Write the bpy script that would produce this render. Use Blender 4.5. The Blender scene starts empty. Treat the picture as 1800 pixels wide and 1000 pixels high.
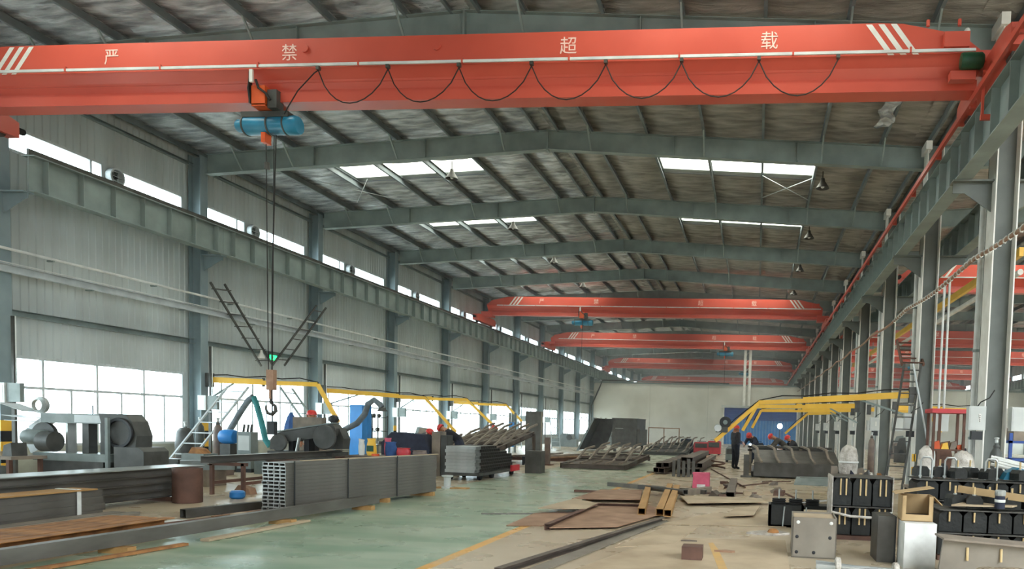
import bpy, bmesh, math, random
from mathutils import Vector, Matrix, Euler
random.seed(7)
SC = bpy.context.scene
COL = SC.collection
PI = math.pi

# ------------------------------------------------------------------ camera
cam_d = bpy.data.cameras.new('camera')
cam = bpy.data.objects.new('camera', cam_d); COL.objects.link(cam)
cam_d.sensor_width = 36.0; cam_d.lens = 26.083
cam_d.shift_x = -0.1616; cam_d.shift_y = 0.17909
cam_d.clip_start = 0.05; cam_d.clip_end = 600
cam.matrix_world = Matrix(((0.99391, -0.03532, 0.10436, 0.0), (0.10605, 0.05003, -0.99310, 0.0), (0.02985, 0.99812, 0.05347, 1.55), (0, 0, 0, 1)))
SC.camera = cam

# ------------------------------------------------------------------ world, exposure
w = bpy.data.worlds.new('overcast_sky'); SC.world = w; w.use_nodes = True
bg = w.node_tree.nodes['Background']
bg.inputs[0].default_value = (0.88, 0.955, 1.0, 1); bg.inputs[1].default_value = 9.0
SC.view_settings.view_transform = 'Standard'; SC.view_settings.look = 'None'
SC.view_settings.exposure = 0.42; SC.view_settings.gamma = 1.0; SC.view_settings.use_curve_mapping = False
cy = SC.cycles
cy.max_bounces = 10; cy.diffuse_bounces = 5; cy.glossy_bounces = 4; cy.transparent_max_bounces = 12; cy.transmission_bounces = 6
cy.sample_clamp_indirect = 6.0; cy.use_denoising = True
cy.caustics_reflective = False; cy.caustics_refractive = False

def portal(name, loc, rot, sx, sy):
    d = bpy.data.lights.new(name, 'AREA'); d.shape = 'RECTANGLE'; d.size = sx; d.size_y = sy
    d.cycles.is_portal = True
    o = bpy.data.objects.new(name, d); COL.objects.link(o); o.location = loc; o.rotation_euler = rot
YA, YB = -15.0, 111.0
LY, MY = YB - YA, (YA + YB) / 2
portal('daylight_window_row', (-17.3, MY, 1.72), (0, -PI / 2, 0), 2.1, LY)
portal('daylight_clerestory_row', (-17.3, MY, 7.7), (0, -PI / 2, 0), 0.6, LY)
portal('daylight_far_window_row', (26.3, MY, 1.72), (0, PI / 2, 0), 2.1, LY)
portal('daylight_far_clerestory_row', (26.3, MY, 7.7), (0, PI / 2, 0), 0.6, LY)
portal('daylight_gate', (-5.6, YA - .1, 2.25), (-PI / 2, 0, 0), 5, 4.5)

# ------------------------------------------------------------------ materials
def lin(c):
    if isinstance(c, str):
        c = tuple(int(c[i:i + 2], 16) / 255 for i in (0, 2, 4))
    return tuple(((x / 12.92) if x <= 0.04045 else ((x + 0.055) / 1.055) ** 2.4) for x in c) + (1,)
M = {}
def mat(name, c, c2=None, rough=0.55, metal=0.0, scale=3.0, bump=0.0, bscale=None, stretch=(1, 1, 1), spec=0.4, detail=4, lo=.35, hi=.65):
    m = bpy.data.materials.new(name); m.use_nodes = True; nt = m.node_tree; n = nt.nodes; l = nt.links
    b = n['Principled BSDF']; b.inputs['Roughness'].default_value = rough; b.inputs['Metallic'].default_value = metal
    b.inputs['Specular IOR Level'].default_value = spec
    if c2 is None:
        a = lin(c); c2 = tuple(x * 0.72 for x in a[:3]) + (1,)
    else: c2 = lin(c2)
    tc = n.new('ShaderNodeTexCoord'); mp = n.new('ShaderNodeMapping'); mp.inputs['Scale'].default_value = stretch
    no = n.new('ShaderNodeTexNoise'); no.inputs['Scale'].default_value = scale; no.inputs['Detail'].default_value = detail
    r = n.new('ShaderNodeValToRGB'); r.color_ramp.elements[0].position = lo; r.color_ramp.elements[1].position = hi
    r.color_ramp.elements[0].color = c2; r.color_ramp.elements[1].color = lin(c)
    l.new(tc.outputs['Object'], mp.inputs[0]); l.new(mp.outputs[0], no.inputs['Vector']); l.new(no.outputs['Fac'], r.inputs[0])
    l.new(r.outputs[0], b.inputs['Base Color'])
    if bump:
        n2 = n.new('ShaderNodeTexNoise'); n2.inputs['Scale'].default_value = bscale or scale * 4; n2.inputs['Detail'].default_value = 4
        bp = n.new('ShaderNodeBump'); bp.inputs['Strength'].default_value = bump; bp.inputs['Distance'].default_value = 0.05
        l.new(mp.outputs[0], n2.inputs['Vector']); l.new(n2.outputs['Fac'], bp.inputs['Height']); l.new(bp.outputs[0], b.inputs['Normal'])
    M[name] = m; return m
def glass(name, tint, gl=0.06):
    m = bpy.data.materials.new(name); m.use_nodes = True; nt = m.node_tree; n = nt.nodes; l = nt.links
    out = n['Material Output']; n.remove(n['Principled BSDF'])
    t = n.new('ShaderNodeBsdfTransparent'); t.inputs[0].default_value = lin(tint)
    g = n.new('ShaderNodeBsdfGlossy'); g.inputs['Roughness'].default_value = .08
    mx = n.new('ShaderNodeMixShader'); mx.inputs[0].default_value = gl
    l.new(t.outputs[0], mx.inputs[1]); l.new(g.outputs[0], mx.inputs[2]); l.new(mx.outputs[0], out.inputs[0]); M[name] = m
def emit(name, c, s):
    m = bpy.data.materials.new(name); m.use_nodes = True; b = m.node_tree.nodes['Principled BSDF']
    b.inputs['Base Color'].default_value = lin(c); b.inputs['Emission Color'].default_value = lin(c); b.inputs['Emission Strength'].default_value = s; M[name] = m

mat('steel_paint', '8b9ba0', '7c8b90', rough=.5, scale=1.2)
mat('girder_paint', '8d9a98', '7c8785', rough=.55, scale=1.5)
mat('column_shade', '6b706c', '5b605c', rough=.55, scale=1.5)  # column paint darkened to stand in for shade on the middle columns
mat('purlin_paint', '7b8487', '687073', rough=.6, scale=2)
mat('cladding', 'bfc7c8', 'aeb4b3', rough=.5, scale=.8, stretch=(1, 1, .3))
mat('plaster', 'cfcdc4', 'bdbab0', rough=.85, scale=.5)
mat('concrete_low', 'a6a79c', '8f8f86', rough=.85, scale=2)
mat('crane_red', 'ce5a49', 'c35141', rough=.32, scale=.7, spec=.5)
mat('faded_yellow', 'c9a160', 'bd9a68', rough=.6, scale=6)
mat('letter_paint', 'f0cfc4', 'e6bcae', rough=.5, scale=8)
mat('white_paint', 'e8e6e0', 'd8d5ce', rough=.45, scale=3)
mat('pipe_white', 'dcdedc', 'c6c8c6', rough=.4, scale=3)
mat('alu_frame', 'c8ced0', 'b4babc', rough=.4, scale=3)
mat('yellow_paint', 'f4c24a', 'eab43e', rough=.4, scale=1.5)
mat('black_paint', '25272a', '1c1d20', rough=.5, scale=3)
mat('rubber', '1d1d1e', '161617', rough=.8, scale=3)
mat('cable_black', '26221f', '1a1817', rough=.7, scale=3)
mat('hoist_blue', '2f86a8', '26708f', rough=.3, scale=2)
mat('motor_green', '1f5238', '17402c', rough=.45, scale=3)
mat('orange_paint', 'e0602f', 'cf5428', rough=.4, scale=3)
mat('dark_steel', '5a5854', '47443f', rough=.5, metal=.35, scale=3)
mat('mill_steel', '74706a', '5c5852', rough=.45, metal=.4, scale=4, stretch=(1, .3, 1))
mat('mill_steel_brown', '6d6158', '544a43', rough=.55, metal=.25, scale=3)
mat('bright_steel', 'b5b7b4', '9fa19e', rough=.35, metal=.5, scale=3)
mat('rust', 'a87545', '7a5435', rough=.8, scale=5)
mat('rust_dark', '6b4d41', '513a31', rough=.75, scale=3)
mat('rust_plate', 'a5836a', '866650', rough=.65, scale=2.5)
mat('tan_plate', 'b9a68b', 'a08c72', rough=.6, scale=1.5)
mat('grey_machine', '7e8684', '6a7371', rough=.45, scale=3)
mat('dark_machine', '4d4d4a', '3d3d3a', rough=.5, scale=4)
mat('box_grey', 'c5c8c5', 'b6b9b6', rough=.5, scale=2)
mat('blue_paint', '2f7fc4', '2870b0', rough=.4, scale=2)
mat('door_blue', '2a4f9c', '234488', rough=.5, scale=1)
mat('cyl_brown', '7b6a60', '665750', rough=.5, scale=4)
mat('cyl_dark', '4c4f4c', '3d403d', rough=.5, scale=4)
mat('copper_rope', 'a7826a', '8f6c56', rough=.5, metal=.3, scale=9)
mat('wood', 'b98f5c', '9c7646', rough=.7, scale=4, stretch=(1, .15, 1))
mat('skin', 'c08a6c', 'b47e61', rough=.6, scale=6)
mat('helmet_red', 'cf3a35', 'c2332f', rough=.3, scale=3)
mat('cloth_dark', '3b3a3d', '2f2e31', rough=.9, scale=6)
mat('cloth_black', '24242a', '1b1b20', rough=.9, scale=6)
mat('cloth_brown', '57504a', '474039', rough=.9, scale=6)
mat('cloth_blue', '3f5f93', '34507e', rough=.9, scale=6)
mat('cloth_navy', '343848', '292c3a', rough=.9, scale=6)
mat('red_plastic', 'c93a42', 'b53239', rough=.45, scale=3)
mat('pink_plastic', 'd4607a', 'c2546c', rough=.6, scale=5)
mat('white_plastic', 'e4e4e0', 'cfcfca', rough=.5, scale=5)
mat('plastic_wrap', 'cfc8bf', 'a69d92', rough=.25, scale=9, bump=.5)
mat('cardboard', 'b59a72', 'a38862', rough=.85, scale=3)
mat('black_block', '232422', '171816', rough=.55, scale=5, bump=.15)
mat('wood_peg', 'd8bd8f', 'c4a878', rough=.7, scale=6)
mat('olive_steel', '8f877b', '7a7267', rough=.45, metal=.25, scale=2)
mat('teal_hose', '2f7f80', '276b6c', rough=.6, scale=4)
mat('grey_hose', '6d767d', '596167', rough=.6, scale=6)
mat('brown_pale', '8c8072', '766b60', rough=.7, scale=4)
glass('window_glass', 'f4fbfc'); glass('skylight_sheet', 'f6f4ea', .03)
emit('exit_green', '20d070', 3.0); emit('weld_arc', 'bcd8ff', 60.0); emit('lamp_white', 'e8f0ff', 25.0)

# crinkled foil under the roof
def foil(name, c, c2, rough, met):
    m = mat(name, c, c2, rough=rough, metal=met, scale=3.2, stretch=(.55, 1.5, 1), detail=9, lo=.36, hi=.66)  # crinkle sparkle painted into the base colour as pale and dark streaks
    nt = m.node_tree; n = nt.nodes; l = nt.links; b = n['Principled BSDF']
    tc = n.new('ShaderNodeTexCoord'); mp = n.new('ShaderNodeMapping'); mp.inputs['Scale'].default_value = (.55, 2.2, 1)
    a = n.new('ShaderNodeTexNoise'); a.inputs['Scale'].default_value = 2.2; a.inputs['Detail'].default_value = 8; a.inputs['Roughness'].default_value = .72
    v = n.new('ShaderNodeTexNoise'); v.inputs['Scale'].default_value = 9; v.inputs['Detail'].default_value = 3
    mx = n.new('ShaderNodeMath'); mx.operation = 'MULTIPLY_ADD'; mx.inputs[1].default_value = .18
    bp = n.new('ShaderNodeBump'); bp.inputs['Strength'].default_value = .9; bp.inputs['Distance'].default_value = .16
    l.new(tc.outputs['Object'], mp.inputs[0]); l.new(mp.outputs[0], a.inputs['Vector']); l.new(mp.outputs[0], v.inputs['Vector'])
    l.new(v.outputs['Fac'], mx.inputs[0]); l.new(a.outputs['Fac'], mx.inputs[2]); l.new(mx.outputs[0], bp.inputs['Height']); l.new(bp.outputs[0], b.inputs['Normal'])
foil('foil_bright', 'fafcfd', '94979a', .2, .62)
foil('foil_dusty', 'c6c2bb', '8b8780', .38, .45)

# floor paint: beige concrete, green epoxy aisle, yellow line at its edge
def floor_mat():
    m = bpy.data.materials.new('floor_paint'); m.use_nodes = True; nt = m.node_tree; n = nt.nodes; l = nt.links; b = n['Principled BSDF']
    tc = n.new('ShaderNodeTexCoord'); sx = n.new('ShaderNodeSeparateXYZ'); l.new(tc.outputs['Object'], sx.inputs[0])
    def noise(s, d=5):
        k = n.new('ShaderNodeTexNoise'); k.inputs['Scale'].default_value = s; k.inputs['Detail'].default_value = d; l.new(tc.outputs['Object'], k.inputs['Vector']); return k.outputs['Fac']
    def ramp(f, c1, c2, a=.35, z=.65):
        r = n.new('ShaderNodeValToRGB'); r.color_ramp.elements[0].position = a; r.color_ramp.elements[1].position = z
        r.color_ramp.elements[0].color = lin(c1); r.color_ramp.elements[1].color = lin(c2); l.new(f, r.inputs[0]); return r.outputs[0]
    def math_(op, a, bb):
        k = n.new('ShaderNodeMath'); k.operation = op
        for i, x in enumerate((a, bb)):
            if isinstance(x, (int, float)): k.inputs[i].default_value = x
            else: l.new(x, k.inputs[i])
        return k.outputs[0]
    def band(x0, x1): return math_('MULTIPLY', math_('GREATER_THAN', sx.outputs[0], x0), math_('LESS_THAN', sx.outputs[0], x1))
    def mix(f, a, bb):
        k = n.new('ShaderNodeMix'); k.data_type = 'RGBA'; l.new(f, k.inputs[0]); l.new(a, k.inputs[6]); l.new(bb, k.inputs[7]); return k.outputs[2]
    sm = n.new('ShaderNodeMapping'); sm.inputs['Scale'].default_value = (.45, 1.6, 1); sm.inputs['Rotation'].default_value = (0, 0, .35); l.new(tc.outputs['Object'], sm.inputs[0])
    sk = n.new('ShaderNodeTexNoise'); sk.inputs['Scale'].default_value = 1.4; sk.inputs['Detail'].default_value = 6; l.new(sm.outputs[0], sk.inputs['Vector']); streak = sk.outputs['Fac']
    beige = ramp(noise(.5), 'ab9a80', 'c2b29a'); green = ramp(streak, '7d9980', 'a6b49e', .38, .62); dust = ramp(noise(.35), 'a8a690', 'bab5a2')
    far = n.new('ShaderNodeMapRange'); far.inputs[1].default_value = 8; far.inputs[2].default_value = 24; far.inputs[3].default_value = .12; far.inputs[4].default_value = .85
    l.new(sx.outputs[1], far.inputs[0])
    wear = math_('MULTIPLY', far.outputs[0], ramp(noise(.9), '808080', 'ffffff'))
    grn = mix(wear, green, dust)
    k1 = mix(band(-7.2, -3.46), beige, grn)
    yel = ramp(noise(2.2), 'cdb083', 'dfa95a', .2, .5)
    k2 = mix(band(-3.5, -3.36), k1, yel)
    dirt = ramp(noise(3.5, 8), '8a7b66', 'ffffff', .25, .5)
    mu = n.new('ShaderNodeMix'); mu.data_type = 'RGBA'; mu.blend_type = 'MULTIPLY'; mu.inputs[0].default_value = .1; l.new(k2, mu.inputs[6]); l.new(dirt, mu.inputs[7])
    l.new(mu.outputs[2], b.inputs['Base Color'])
    rr = n.new('ShaderNodeMapRange'); l.new(noise(1.3), rr.inputs[0]); rr.inputs[3].default_value = .16; rr.inputs[4].default_value = .42
    l.new(rr.outputs[0], b.inputs['Roughness']); b.inputs['Specular IOR Level'].default_value = .5
    M['floor_paint'] = m
floor_mat()

# ------------------------------------------------------------------ mesh helpers
class MB:
    def __init__(s): s.v = []; s.f = []; s.sm = []
    def add(s, vs, fs, smooth=False):
        o = len(s.v); s.v += [tuple(v) for v in vs]
        for f in fs: s.f.append(tuple(i + o for i in f)); s.sm.append(smooth)
        return s
    def box(s, x0, x1, y0, y1, z0, z1):
        return s.add([(x0, y0, z0), (x1, y0, z0), (x1, y1, z0), (x0, y1, z0), (x0, y0, z1), (x1, y0, z1), (x1, y1, z1), (x0, y1, z1)],
                     [(0, 3, 2, 1), (4, 5, 6, 7), (0, 1, 5, 4), (1, 2, 6, 5), (2, 3, 7, 6), (3, 0, 4, 7)])
    def cbox(s, c, d): return s.box(c[0] - d[0] / 2, c[0] + d[0] / 2, c[1] - d[1] / 2, c[1] + d[1] / 2, c[2] - d[2] / 2, c[2] + d[2] / 2)
    def frame(s, p0, p1, up=(0, 0, 1)):
        a = Vector(p0); d = Vector(p1) - a; L = d.length; d = d.normalized(); u = Vector(up)
        if abs(d.dot(u)) > .99: u = Vector((1, 0, 0))
        r = d.cross(u).normalized(); u = r.cross(d).normalized(); return a, d, r, u, L
    def prof(s, poly, p0, p1, up=(0, 0, 1), smooth=False, caps=True):
        # extrude polygon (right, up) from p0 to p1
        a, d, r, u, L = s.frame(p0, p1, up); n = len(poly); vs = []
        for t in (0, L):
            for (x, y) in poly: vs.append(a + d * t + r * x + u * y)
        fs = [(i, (i + 1) % n, n + (i + 1) % n, n + i) for i in range(n)]
        s.add(vs, fs, smooth)
        if caps: s.add(vs, [tuple(range(n))[::-1], tuple(range(n, 2 * n))])
        return s
    def bar(s, p0, p1, w_, h_, up=(0, 0, 1)):
        return s.prof([(-w_ / 2, -h_ / 2), (w_ / 2, -h_ / 2), (w_ / 2, h_ / 2), (-w_ / 2, h_ / 2)], p0, p1, up)
    def ibeam(s, p0, p1, h_, b_, tw=.012, tf=.018, up=(0, 0, 1)):
        H, Bh, t = h_ / 2, b_ / 2, tw / 2
        return s.prof([(-Bh, -H), (Bh, -H), (Bh, -H + tf), (t, -H + tf), (t, H - tf), (Bh, H - tf), (Bh, H), (-Bh, H), (-Bh, H - tf), (-t, H - tf), (-t, -H + tf), (-Bh, -H + tf)], p0, p1, up)
    def chan(s, p0, p1, w_, h_, t=.008, up=(0, 0, 1)):   # channel open to +right
        W, H = w_ / 2, h_ / 2
        return s.prof([(-W, -H), (W, -H), (W, -H + t), (-W + t, -H + t), (-W + t, H - t), (W, H - t), (W, H), (-W, H)], p0, p1, up)
    def rtube(s, p0, p1, w_, h_, t=.008, up=(0, 0, 1)):  # hollow rectangular tube with open ends
        a, d, r, u, L = s.frame(p0, p1, up); vs = []
        for tt in (0, L):
            for (W, H) in ((w_ / 2, h_ / 2), (w_ / 2 - t, h_ / 2 - t)):
                for (sx, sy) in ((-1, -1), (1, -1), (1, 1), (-1, 1)): vs.append(a + d * tt + r * sx * W + u * sy * H)
        fs = []
        for i in range(4):
            j = (i + 1) % 4
            fs += [(i, j, 8 + j, 8 + i), (4 + j, 4 + i, 12 + i, 12 + j), (j, i, 4 + i, 4 + j), (8 + i, 8 + j, 12 + j, 12 + i)]
        return s.add(vs, fs)
    def tube(s, pts, r_, n=8, caps=True):
        pts = [Vector(p) for p in pts]; rs = r_ if isinstance(r_, (list, tuple)) else [r_] * len(pts)
        t0 = (pts[1] - pts[0]).normalized(); up = Vector((0, 0, 1)) if abs(t0.z) < .95 else Vector((1, 0, 0)); vs = []
        for i, p in enumerate(pts):
            t = ((pts[min(i + 1, len(pts) - 1)] - pts[max(i - 1, 0)])).normalized()
            r = t.cross(up)
            if r.length < 1e-4: r = t.cross(Vector((0, 1, 0)))
            r.normalize(); up = r.cross(t).normalized()
            for k in range(n):
                a = 2 * PI * k / n; vs.append(p + (r * math.cos(a) + up * math.sin(a)) * rs[i])
        fs = []
        for i in range(len(pts) - 1):
            for k in range(n): fs.append((i * n + k, i * n + (k + 1) % n, (i + 1) * n + (k + 1) % n, (i + 1) * n + k))
        s.add(vs, fs, True)
        if caps: s.add(vs, [tuple(range(n))[::-1], tuple((len(pts) - 1) * n + k for k in range(n))])
        return s
    def cyl(s, p0, p1, r_, n=16): return s.tube([p0, p1], r_, n)
    def lathe(s, prof_, c=(0, 0, 0), n=16, axis='z'):
        vs = []; 
        for (r, z) in prof_:
            for k in range(n):
                a = 2 * PI * k / n; x, y = r * math.cos(a), r * math.sin(a)
                q = (x, y, z) if axis == 'z' else ((z, x, y) if axis == 'x' else (x, z, y)); vs.append((q[0] + c[0], q[1] + c[1], q[2] + c[2]))
        m = len(prof_); fs = [(i * n + k, i * n + (k + 1) % n, (i + 1) * n + (k + 1) % n, (i + 1) * n + k) for i in range(m - 1) for k in range(n)]
        s.add(vs, fs, True)
        if prof_[0] != prof_[-1]: s.add(vs, [tuple(range(n))[::-1], tuple((m - 1) * n + k for k in range(n))])
        return s
    def ball(s, c, r, nu=12, nv=8, sz=1.0):
        return s.lathe([(max(1e-3, r * math.sin(PI * i / nv)), -r * sz * math.cos(PI * i / nv)) for i in range(nv + 1)], c, nu)
    def poly(s, pts, axis, a, b):
        # polygon in the plane across axis, from a to b along it
        n = len(pts); mk = {'x': lambda p, t: (t, p[0], p[1]), 'y': lambda p, t: (p[0], t, p[1]), 'z': lambda p, t: (p[0], p[1], t)}[axis]
        vs = [mk(p, a) for p in pts] + [mk(p, b) for p in pts]
        return s.add(vs, [(i, (i + 1) % n, n + (i + 1) % n, n + i) for i in range(n)] + [tuple(range(n))[::-1], tuple(range(n, 2 * n))])
    def xf(s, m): s.v = [tuple(m @ Vector(v)) for v in s.v]; return s
    def mesh(s, name, m, fix=True):
        me = bpy.data.meshes.new(name); me.from_pydata(s.v, [], s.f)
        me.polygons.foreach_set('use_smooth', s.sm); 
        if fix:
            b = bmesh.new(); b.from_mesh(me); bmesh.ops.remove_doubles(b, verts=b.verts, dist=1e-5); bmesh.ops.recalc_face_normals(b, faces=b.faces); b.to_mesh(me); b.free()
        if any(s.sm): me.set_sharp_from_angle(angle=.7)
        me.materials.append(M[m]); return me
    def build(s, name, m, parent=None): return link(name, s.mesh(name, m), parent)
def link(name, me, parent=None, loc=None, rot=None):
    o = bpy.data.objects.new(name, me); COL.objects.link(o)
    if parent: o.parent = parent
    if loc is not None: o.location = loc
    if rot is not None: o.rotation_euler = rot
    return o
def tag(o, label, cat, group=None):
    o['label'] = label; o['category'] = cat
    if group: o['group'] = group
    return o
def thing(name, label, cat, loc=(0, 0, 0), rz=0.0, group=None, rot=None):
    o = bpy.data.objects.new(name, None); COL.objects.link(o); o.empty_display_size = .1
    o.location = loc; o.rotation_euler = rot or (0, 0, rz)
    return tag(o, label, cat, group)
def struct(o): o['kind'] = 'structure'; return o
def holder(name):
    o = bpy.data.objects.new(name, None); COL.objects.link(o); o['kind'] = 'structure'; return o
def dup(root, loc, rz=None, label=None, group=None):
    r = root.copy(); COL.objects.link(r); r.location = loc
    if rz is not None: r.rotation_euler = (0, 0, rz)
    if label: r['label'] = label
    if group: r['group'] = group
    for ch in list(root.children):
        c = ch.copy(); COL.objects.link(c); c.parent = r
        for g in ch.children:
            d = g.copy(); COL.objects.link(d); d.parent = c
    return r
ORD = ['first', 'second', 'third', 'fourth', 'fifth', 'sixth', 'seventh', 'eighth', 'ninth', 'tenth', 'eleventh', 'twelfth', 'thirteenth', 'fourteenth', 'fifteenth', 'sixteenth', 'seventeenth', 'eighteenth']
# ================================================================== THE SETTING
XW = -17.16          # inner face of the window wall
XR2 = 26.2           # far wall of the second hall
Yk = lambda k: 15.0 + 6.0 * k
K0, K1 = -5, 16      # bays
RIDGE = -6.16
DX2 = 21.2           # the second hall repeats the first
roofz = lambda x, rx: 10.02 - .053 * abs(x - rx)

struct(MB().box(-17.4, 26.4, YA, YB, -.2, 0).build('floor', 'floor_paint'))
struct(MB().box(-140, 140, -90, 190, -.35, -.22).build('ground', 'plaster'))

# ---- corrugated sheets
def corrug(y0, y1, z0, z1, per=.2, d=.022):
    b = MB(); n = max(1, round((y1 - y0) / per)); p = (y1 - y0) / n; pts = []
    for i in range(n):
        y = y0 + i * p; pts += [(0, y), (0, y + p * .62), (d, y + p * .7), (d, y + p * .92)]
    pts.append((0, y1)); vs = [(x, y, z) for z in (z0, z1) for (x, y) in pts]; m = len(pts)
    b.add(vs, [(i, i + 1, m + i + 1, m + i) for i in range(m - 1)]); return b
wl = holder('wall_left'); wr = holder('wall_right')
sheet_mid = corrug(0, 6, 2.76, 7.43).mesh('cladding_panel', 'cladding', False); sheet_top = corrug(0, 6, 7.97, 10.0).mesh('cladding_panel', 'cladding', False)
low = MB().box(-.18, .02, 0, 6, 0, .68).mesh('dado_panel', 'concrete_low')
fill = MB().box(-.08, .0, 0, .36, 7.43, 7.97).box(-.08, 0, 5.64, 6, 7.43, 7.97).mesh('infill_panel', 'cladding')
fill2 = MB().box(-.08, .0, 0, .36, .68, 2.76).box(-.08, 0, 5.64, 6, .68, 2.76).mesh('infill_panel', 'cladding')
back = MB().box(-.06, -.04, 0, 6, 2.76, 7.43).box(-.06, -.04, 0, 6, 7.97, 10.0).mesh('outer_sheet', 'cladding')
girt = MB().chan((.09, 0, 3.74), (.09, 6, 3.74), .14, .14).mesh('girt', 'girder_paint')
girt2 = MB().chan((.07, 0, 8.98), (.07, 6, 8.98), .1, .09).mesh('girt', 'girder_paint')
for k in range(K0, K1):
    for side, wh, X, fl in ((0, wl, XW, 1), (1, wr, XR2, -1)):
        for me in (sheet_mid, sheet_top, low, fill, fill2, back) + ((girt, girt2) if k >= 0 else ()):
            o = link(me.name.split('.')[0], me, wh, (X, Yk(k), 0)); o.scale = (fl, 1, 1)
# ---- windows
def win_mesh(ys, z0, z1, zs=(), sub=()):
    """frame bars and panes of one window, opening in the plane x=0"""
    fr = MB(); T = .05
    fr.box(-.06, .02, ys[0] - T, ys[-1] + T, z0 - T, z0 + .02).box(-.06, .02, ys[0] - T, ys[-1] + T, z1 - .02, z1 + T)
    for y in ys: fr.box(-.06, .02, y - .03, y + .03, z0, z1)
    for z in zs: fr.box(-.06, .02, ys[0], ys[-1], z - .03, z + .03)
    for y in sub: fr.box(-.06, .02, y - .025, y + .025, z0, zs[0])
    return fr.mesh('window_frame', 'alu_frame')
def panes(ys, z0, z1): return [MB().box(-.025, -.02, a + .03, b - .03, z0 + .02, z1 - .02).mesh('pane', 'window_glass') for a, b in zip(ys, ys[1:])]
LYS = [.36, 1.25, 2.73, 4.22, 5.64]; LSUB = [1.99, 3.47, 4.93]
lf = win_mesh(LYS, .70, 2.74, (2.05,), LSUB); lp = panes(LYS, 2.07, 2.74) + panes(sorted(LYS + LSUB), .70, 2.05)
def clere(k): return ([.36, 2.62, 2.95], [3.5, 5.64], 3.22) if k == 0 else ([.5, 1.98, 2.35], [2.93, 5.63], 2.63)
CL = {}
for k in (0, 1):
    a, b, fy = clere(k)
    CL[k] = (win_mesh(a, 7.45, 7.95), panes(a, 7.45, 7.95), win_mesh(b, 7.45, 7.95), panes(b, 7.45, 7.95),
             MB().box(-.08, 0, a[-1] + .05, b[0] - .05, 7.43, 7.97).mesh('infill_panel', 'cladding'))
wn = 0
def window(frame_me, pane_mes, X, Y, fl):
    global wn; wn += 1
    r = holder('window_%d' % wn); r.location = (X, Y, 0); r.scale = (fl, 1, 1)
    link('window_frame', frame_me, r)
    for p in pane_mes: link('pane', p, r)
for k in range(K0, K1):
    for X, fl in ((XW, 1), (XR2, -1)):
        if fl == -1 and k < -1: continue
        window(lf, lp, X, Yk(k), fl)
        c = CL[0 if k == 0 else 1]
        window(c[0], c[1], X, Yk(k), fl); window(c[2], c[3], X, Yk(k), fl)
        o = link('infill_panel', c[4], wl if fl == 1 else wr, (X, Yk(k), 0)); o.scale = (fl, 1, 1)
for k in range(K0, -1):   # beyond the view the far wall stays closed
    for z0, z1 in ((.68, 2.76), (7.43, 7.97)): link('infill_panel', MB().box(-.04, 0, 0, 6, z0, z1).mesh('infill_panel', 'cladding'), wr, (XR2, Yk(k), 0))
# end walls with an open gate behind the viewer, closed end far away
we = holder('wall_front')
def endwall(parent, Y, t, gates):
    xs = [-17.3] + [v for g in gates for v in g] + [26.3]
    for i in range(0, len(xs), 2): MB().box(xs[i], xs[i + 1], Y, Y + t, 0, 10.1).build('cladding_panel', 'cladding', parent)
    for g in gates: MB().box(g[0], g[1], Y, Y + t, 4.5, 10.1).build('cladding_panel', 'cladding', parent)
endwall(we, YA, .1, [(-8.1, -3.1)])
wb = holder('wall_end'); MB().box(-17.3, 26.3, YB, YB + .1, 0, 10.1).build('cladding_panel', 'cladding', wb)
# low white partition across both halls, blue roller door in it
PY = 75.0
wp = holder('wall_back')
MB().box(XW, -3.3, PY, PY + .2, 0, 5.95).build('wall_panel', 'plaster', wp)
MB().box(3.9, XR2, PY, PY + .2, 0, 5.95).build('wall_panel', 'plaster', wp)
MB().box(-3.3, 3.9, PY, PY + .2, 3.75, 5.95).build('wall_panel', 'plaster', wp)
MB().box(XW, XR2, PY - .08, PY + .28, 5.95, 6.1).build('coping', 'girder_paint', wp)
for x in (-10.9, -5.0, 9.0, 14.6, 20.2): MB().box(x - .012, x + .012, PY - .012, PY, 0, 5.95).build('joint_strip', 'concrete_low', wp)
d1 = holder('door_1')
MB().box(-3.45, -3.3, PY - .12, PY, 0, 3.75).box(3.9, 4.05, PY - .12, PY, 0, 3.75).build('door_frame', 'white_paint', d1)
MB().box(-3.6, 4.2, PY - .3, PY, 3.75, 4.0).build('canopy', 'box_grey', d1)
for i in range(9):
    z = 2.55 + i * .135
    MB().box(-3.3, 3.9, PY - .03 - (.02 if i % 2 else 0), PY + .02, z, z + .13).build('slat', 'door_blue', d1)
# strip curtain, its lighter blue stands in for light shining through from behind
for i in range(24):
    x = -3.28 + i * .3
    MB().box(x, x + .28, PY + .06 + (i % 2) * .02, PY + .075 + (i % 2) * .02, .1, 2.55).build('curtain_strip', 'blue_paint', d1)

# ---- roof: foil panels, purlins, skylights
PUR = [.3, 1.25, 2.85, 4.45, 6.05, 7.65, 9.25, 10.75]
EAVE = 11.15
rnd = random.Random(3)
foils = []
for v in range(4):
    b = MB(); nx, ny = 8, 48; vs = []; row = [rnd.uniform(-.03, .03) for _ in range(ny + 1)]
    for j in range(ny + 1):
        for i in range(nx + 1):
            s = math.sin(PI * i / nx)
            vs.append((i / nx, 6.0 * j / ny, (-.05 * s + (row[j] * s + rnd.uniform(-.014, .014)) * (1 if 0 < j < ny else 0)) * (1 if 0 < i < nx else 0)))
    b.add(vs, [(j * (nx + 1) + i, j * (nx + 1) + i + 1, (j + 1) * (nx + 1) + i + 1, (j + 1) * (nx + 1) + i) for j in range(ny) for i in range(nx)], True)
    foils.append(b)
FM = {(v, d): foils[v].mesh('insulation_panel', 'foil_dusty' if d else 'foil_bright', False) for v in range(4) for d in (0, 1)}
FH = {}
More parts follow.
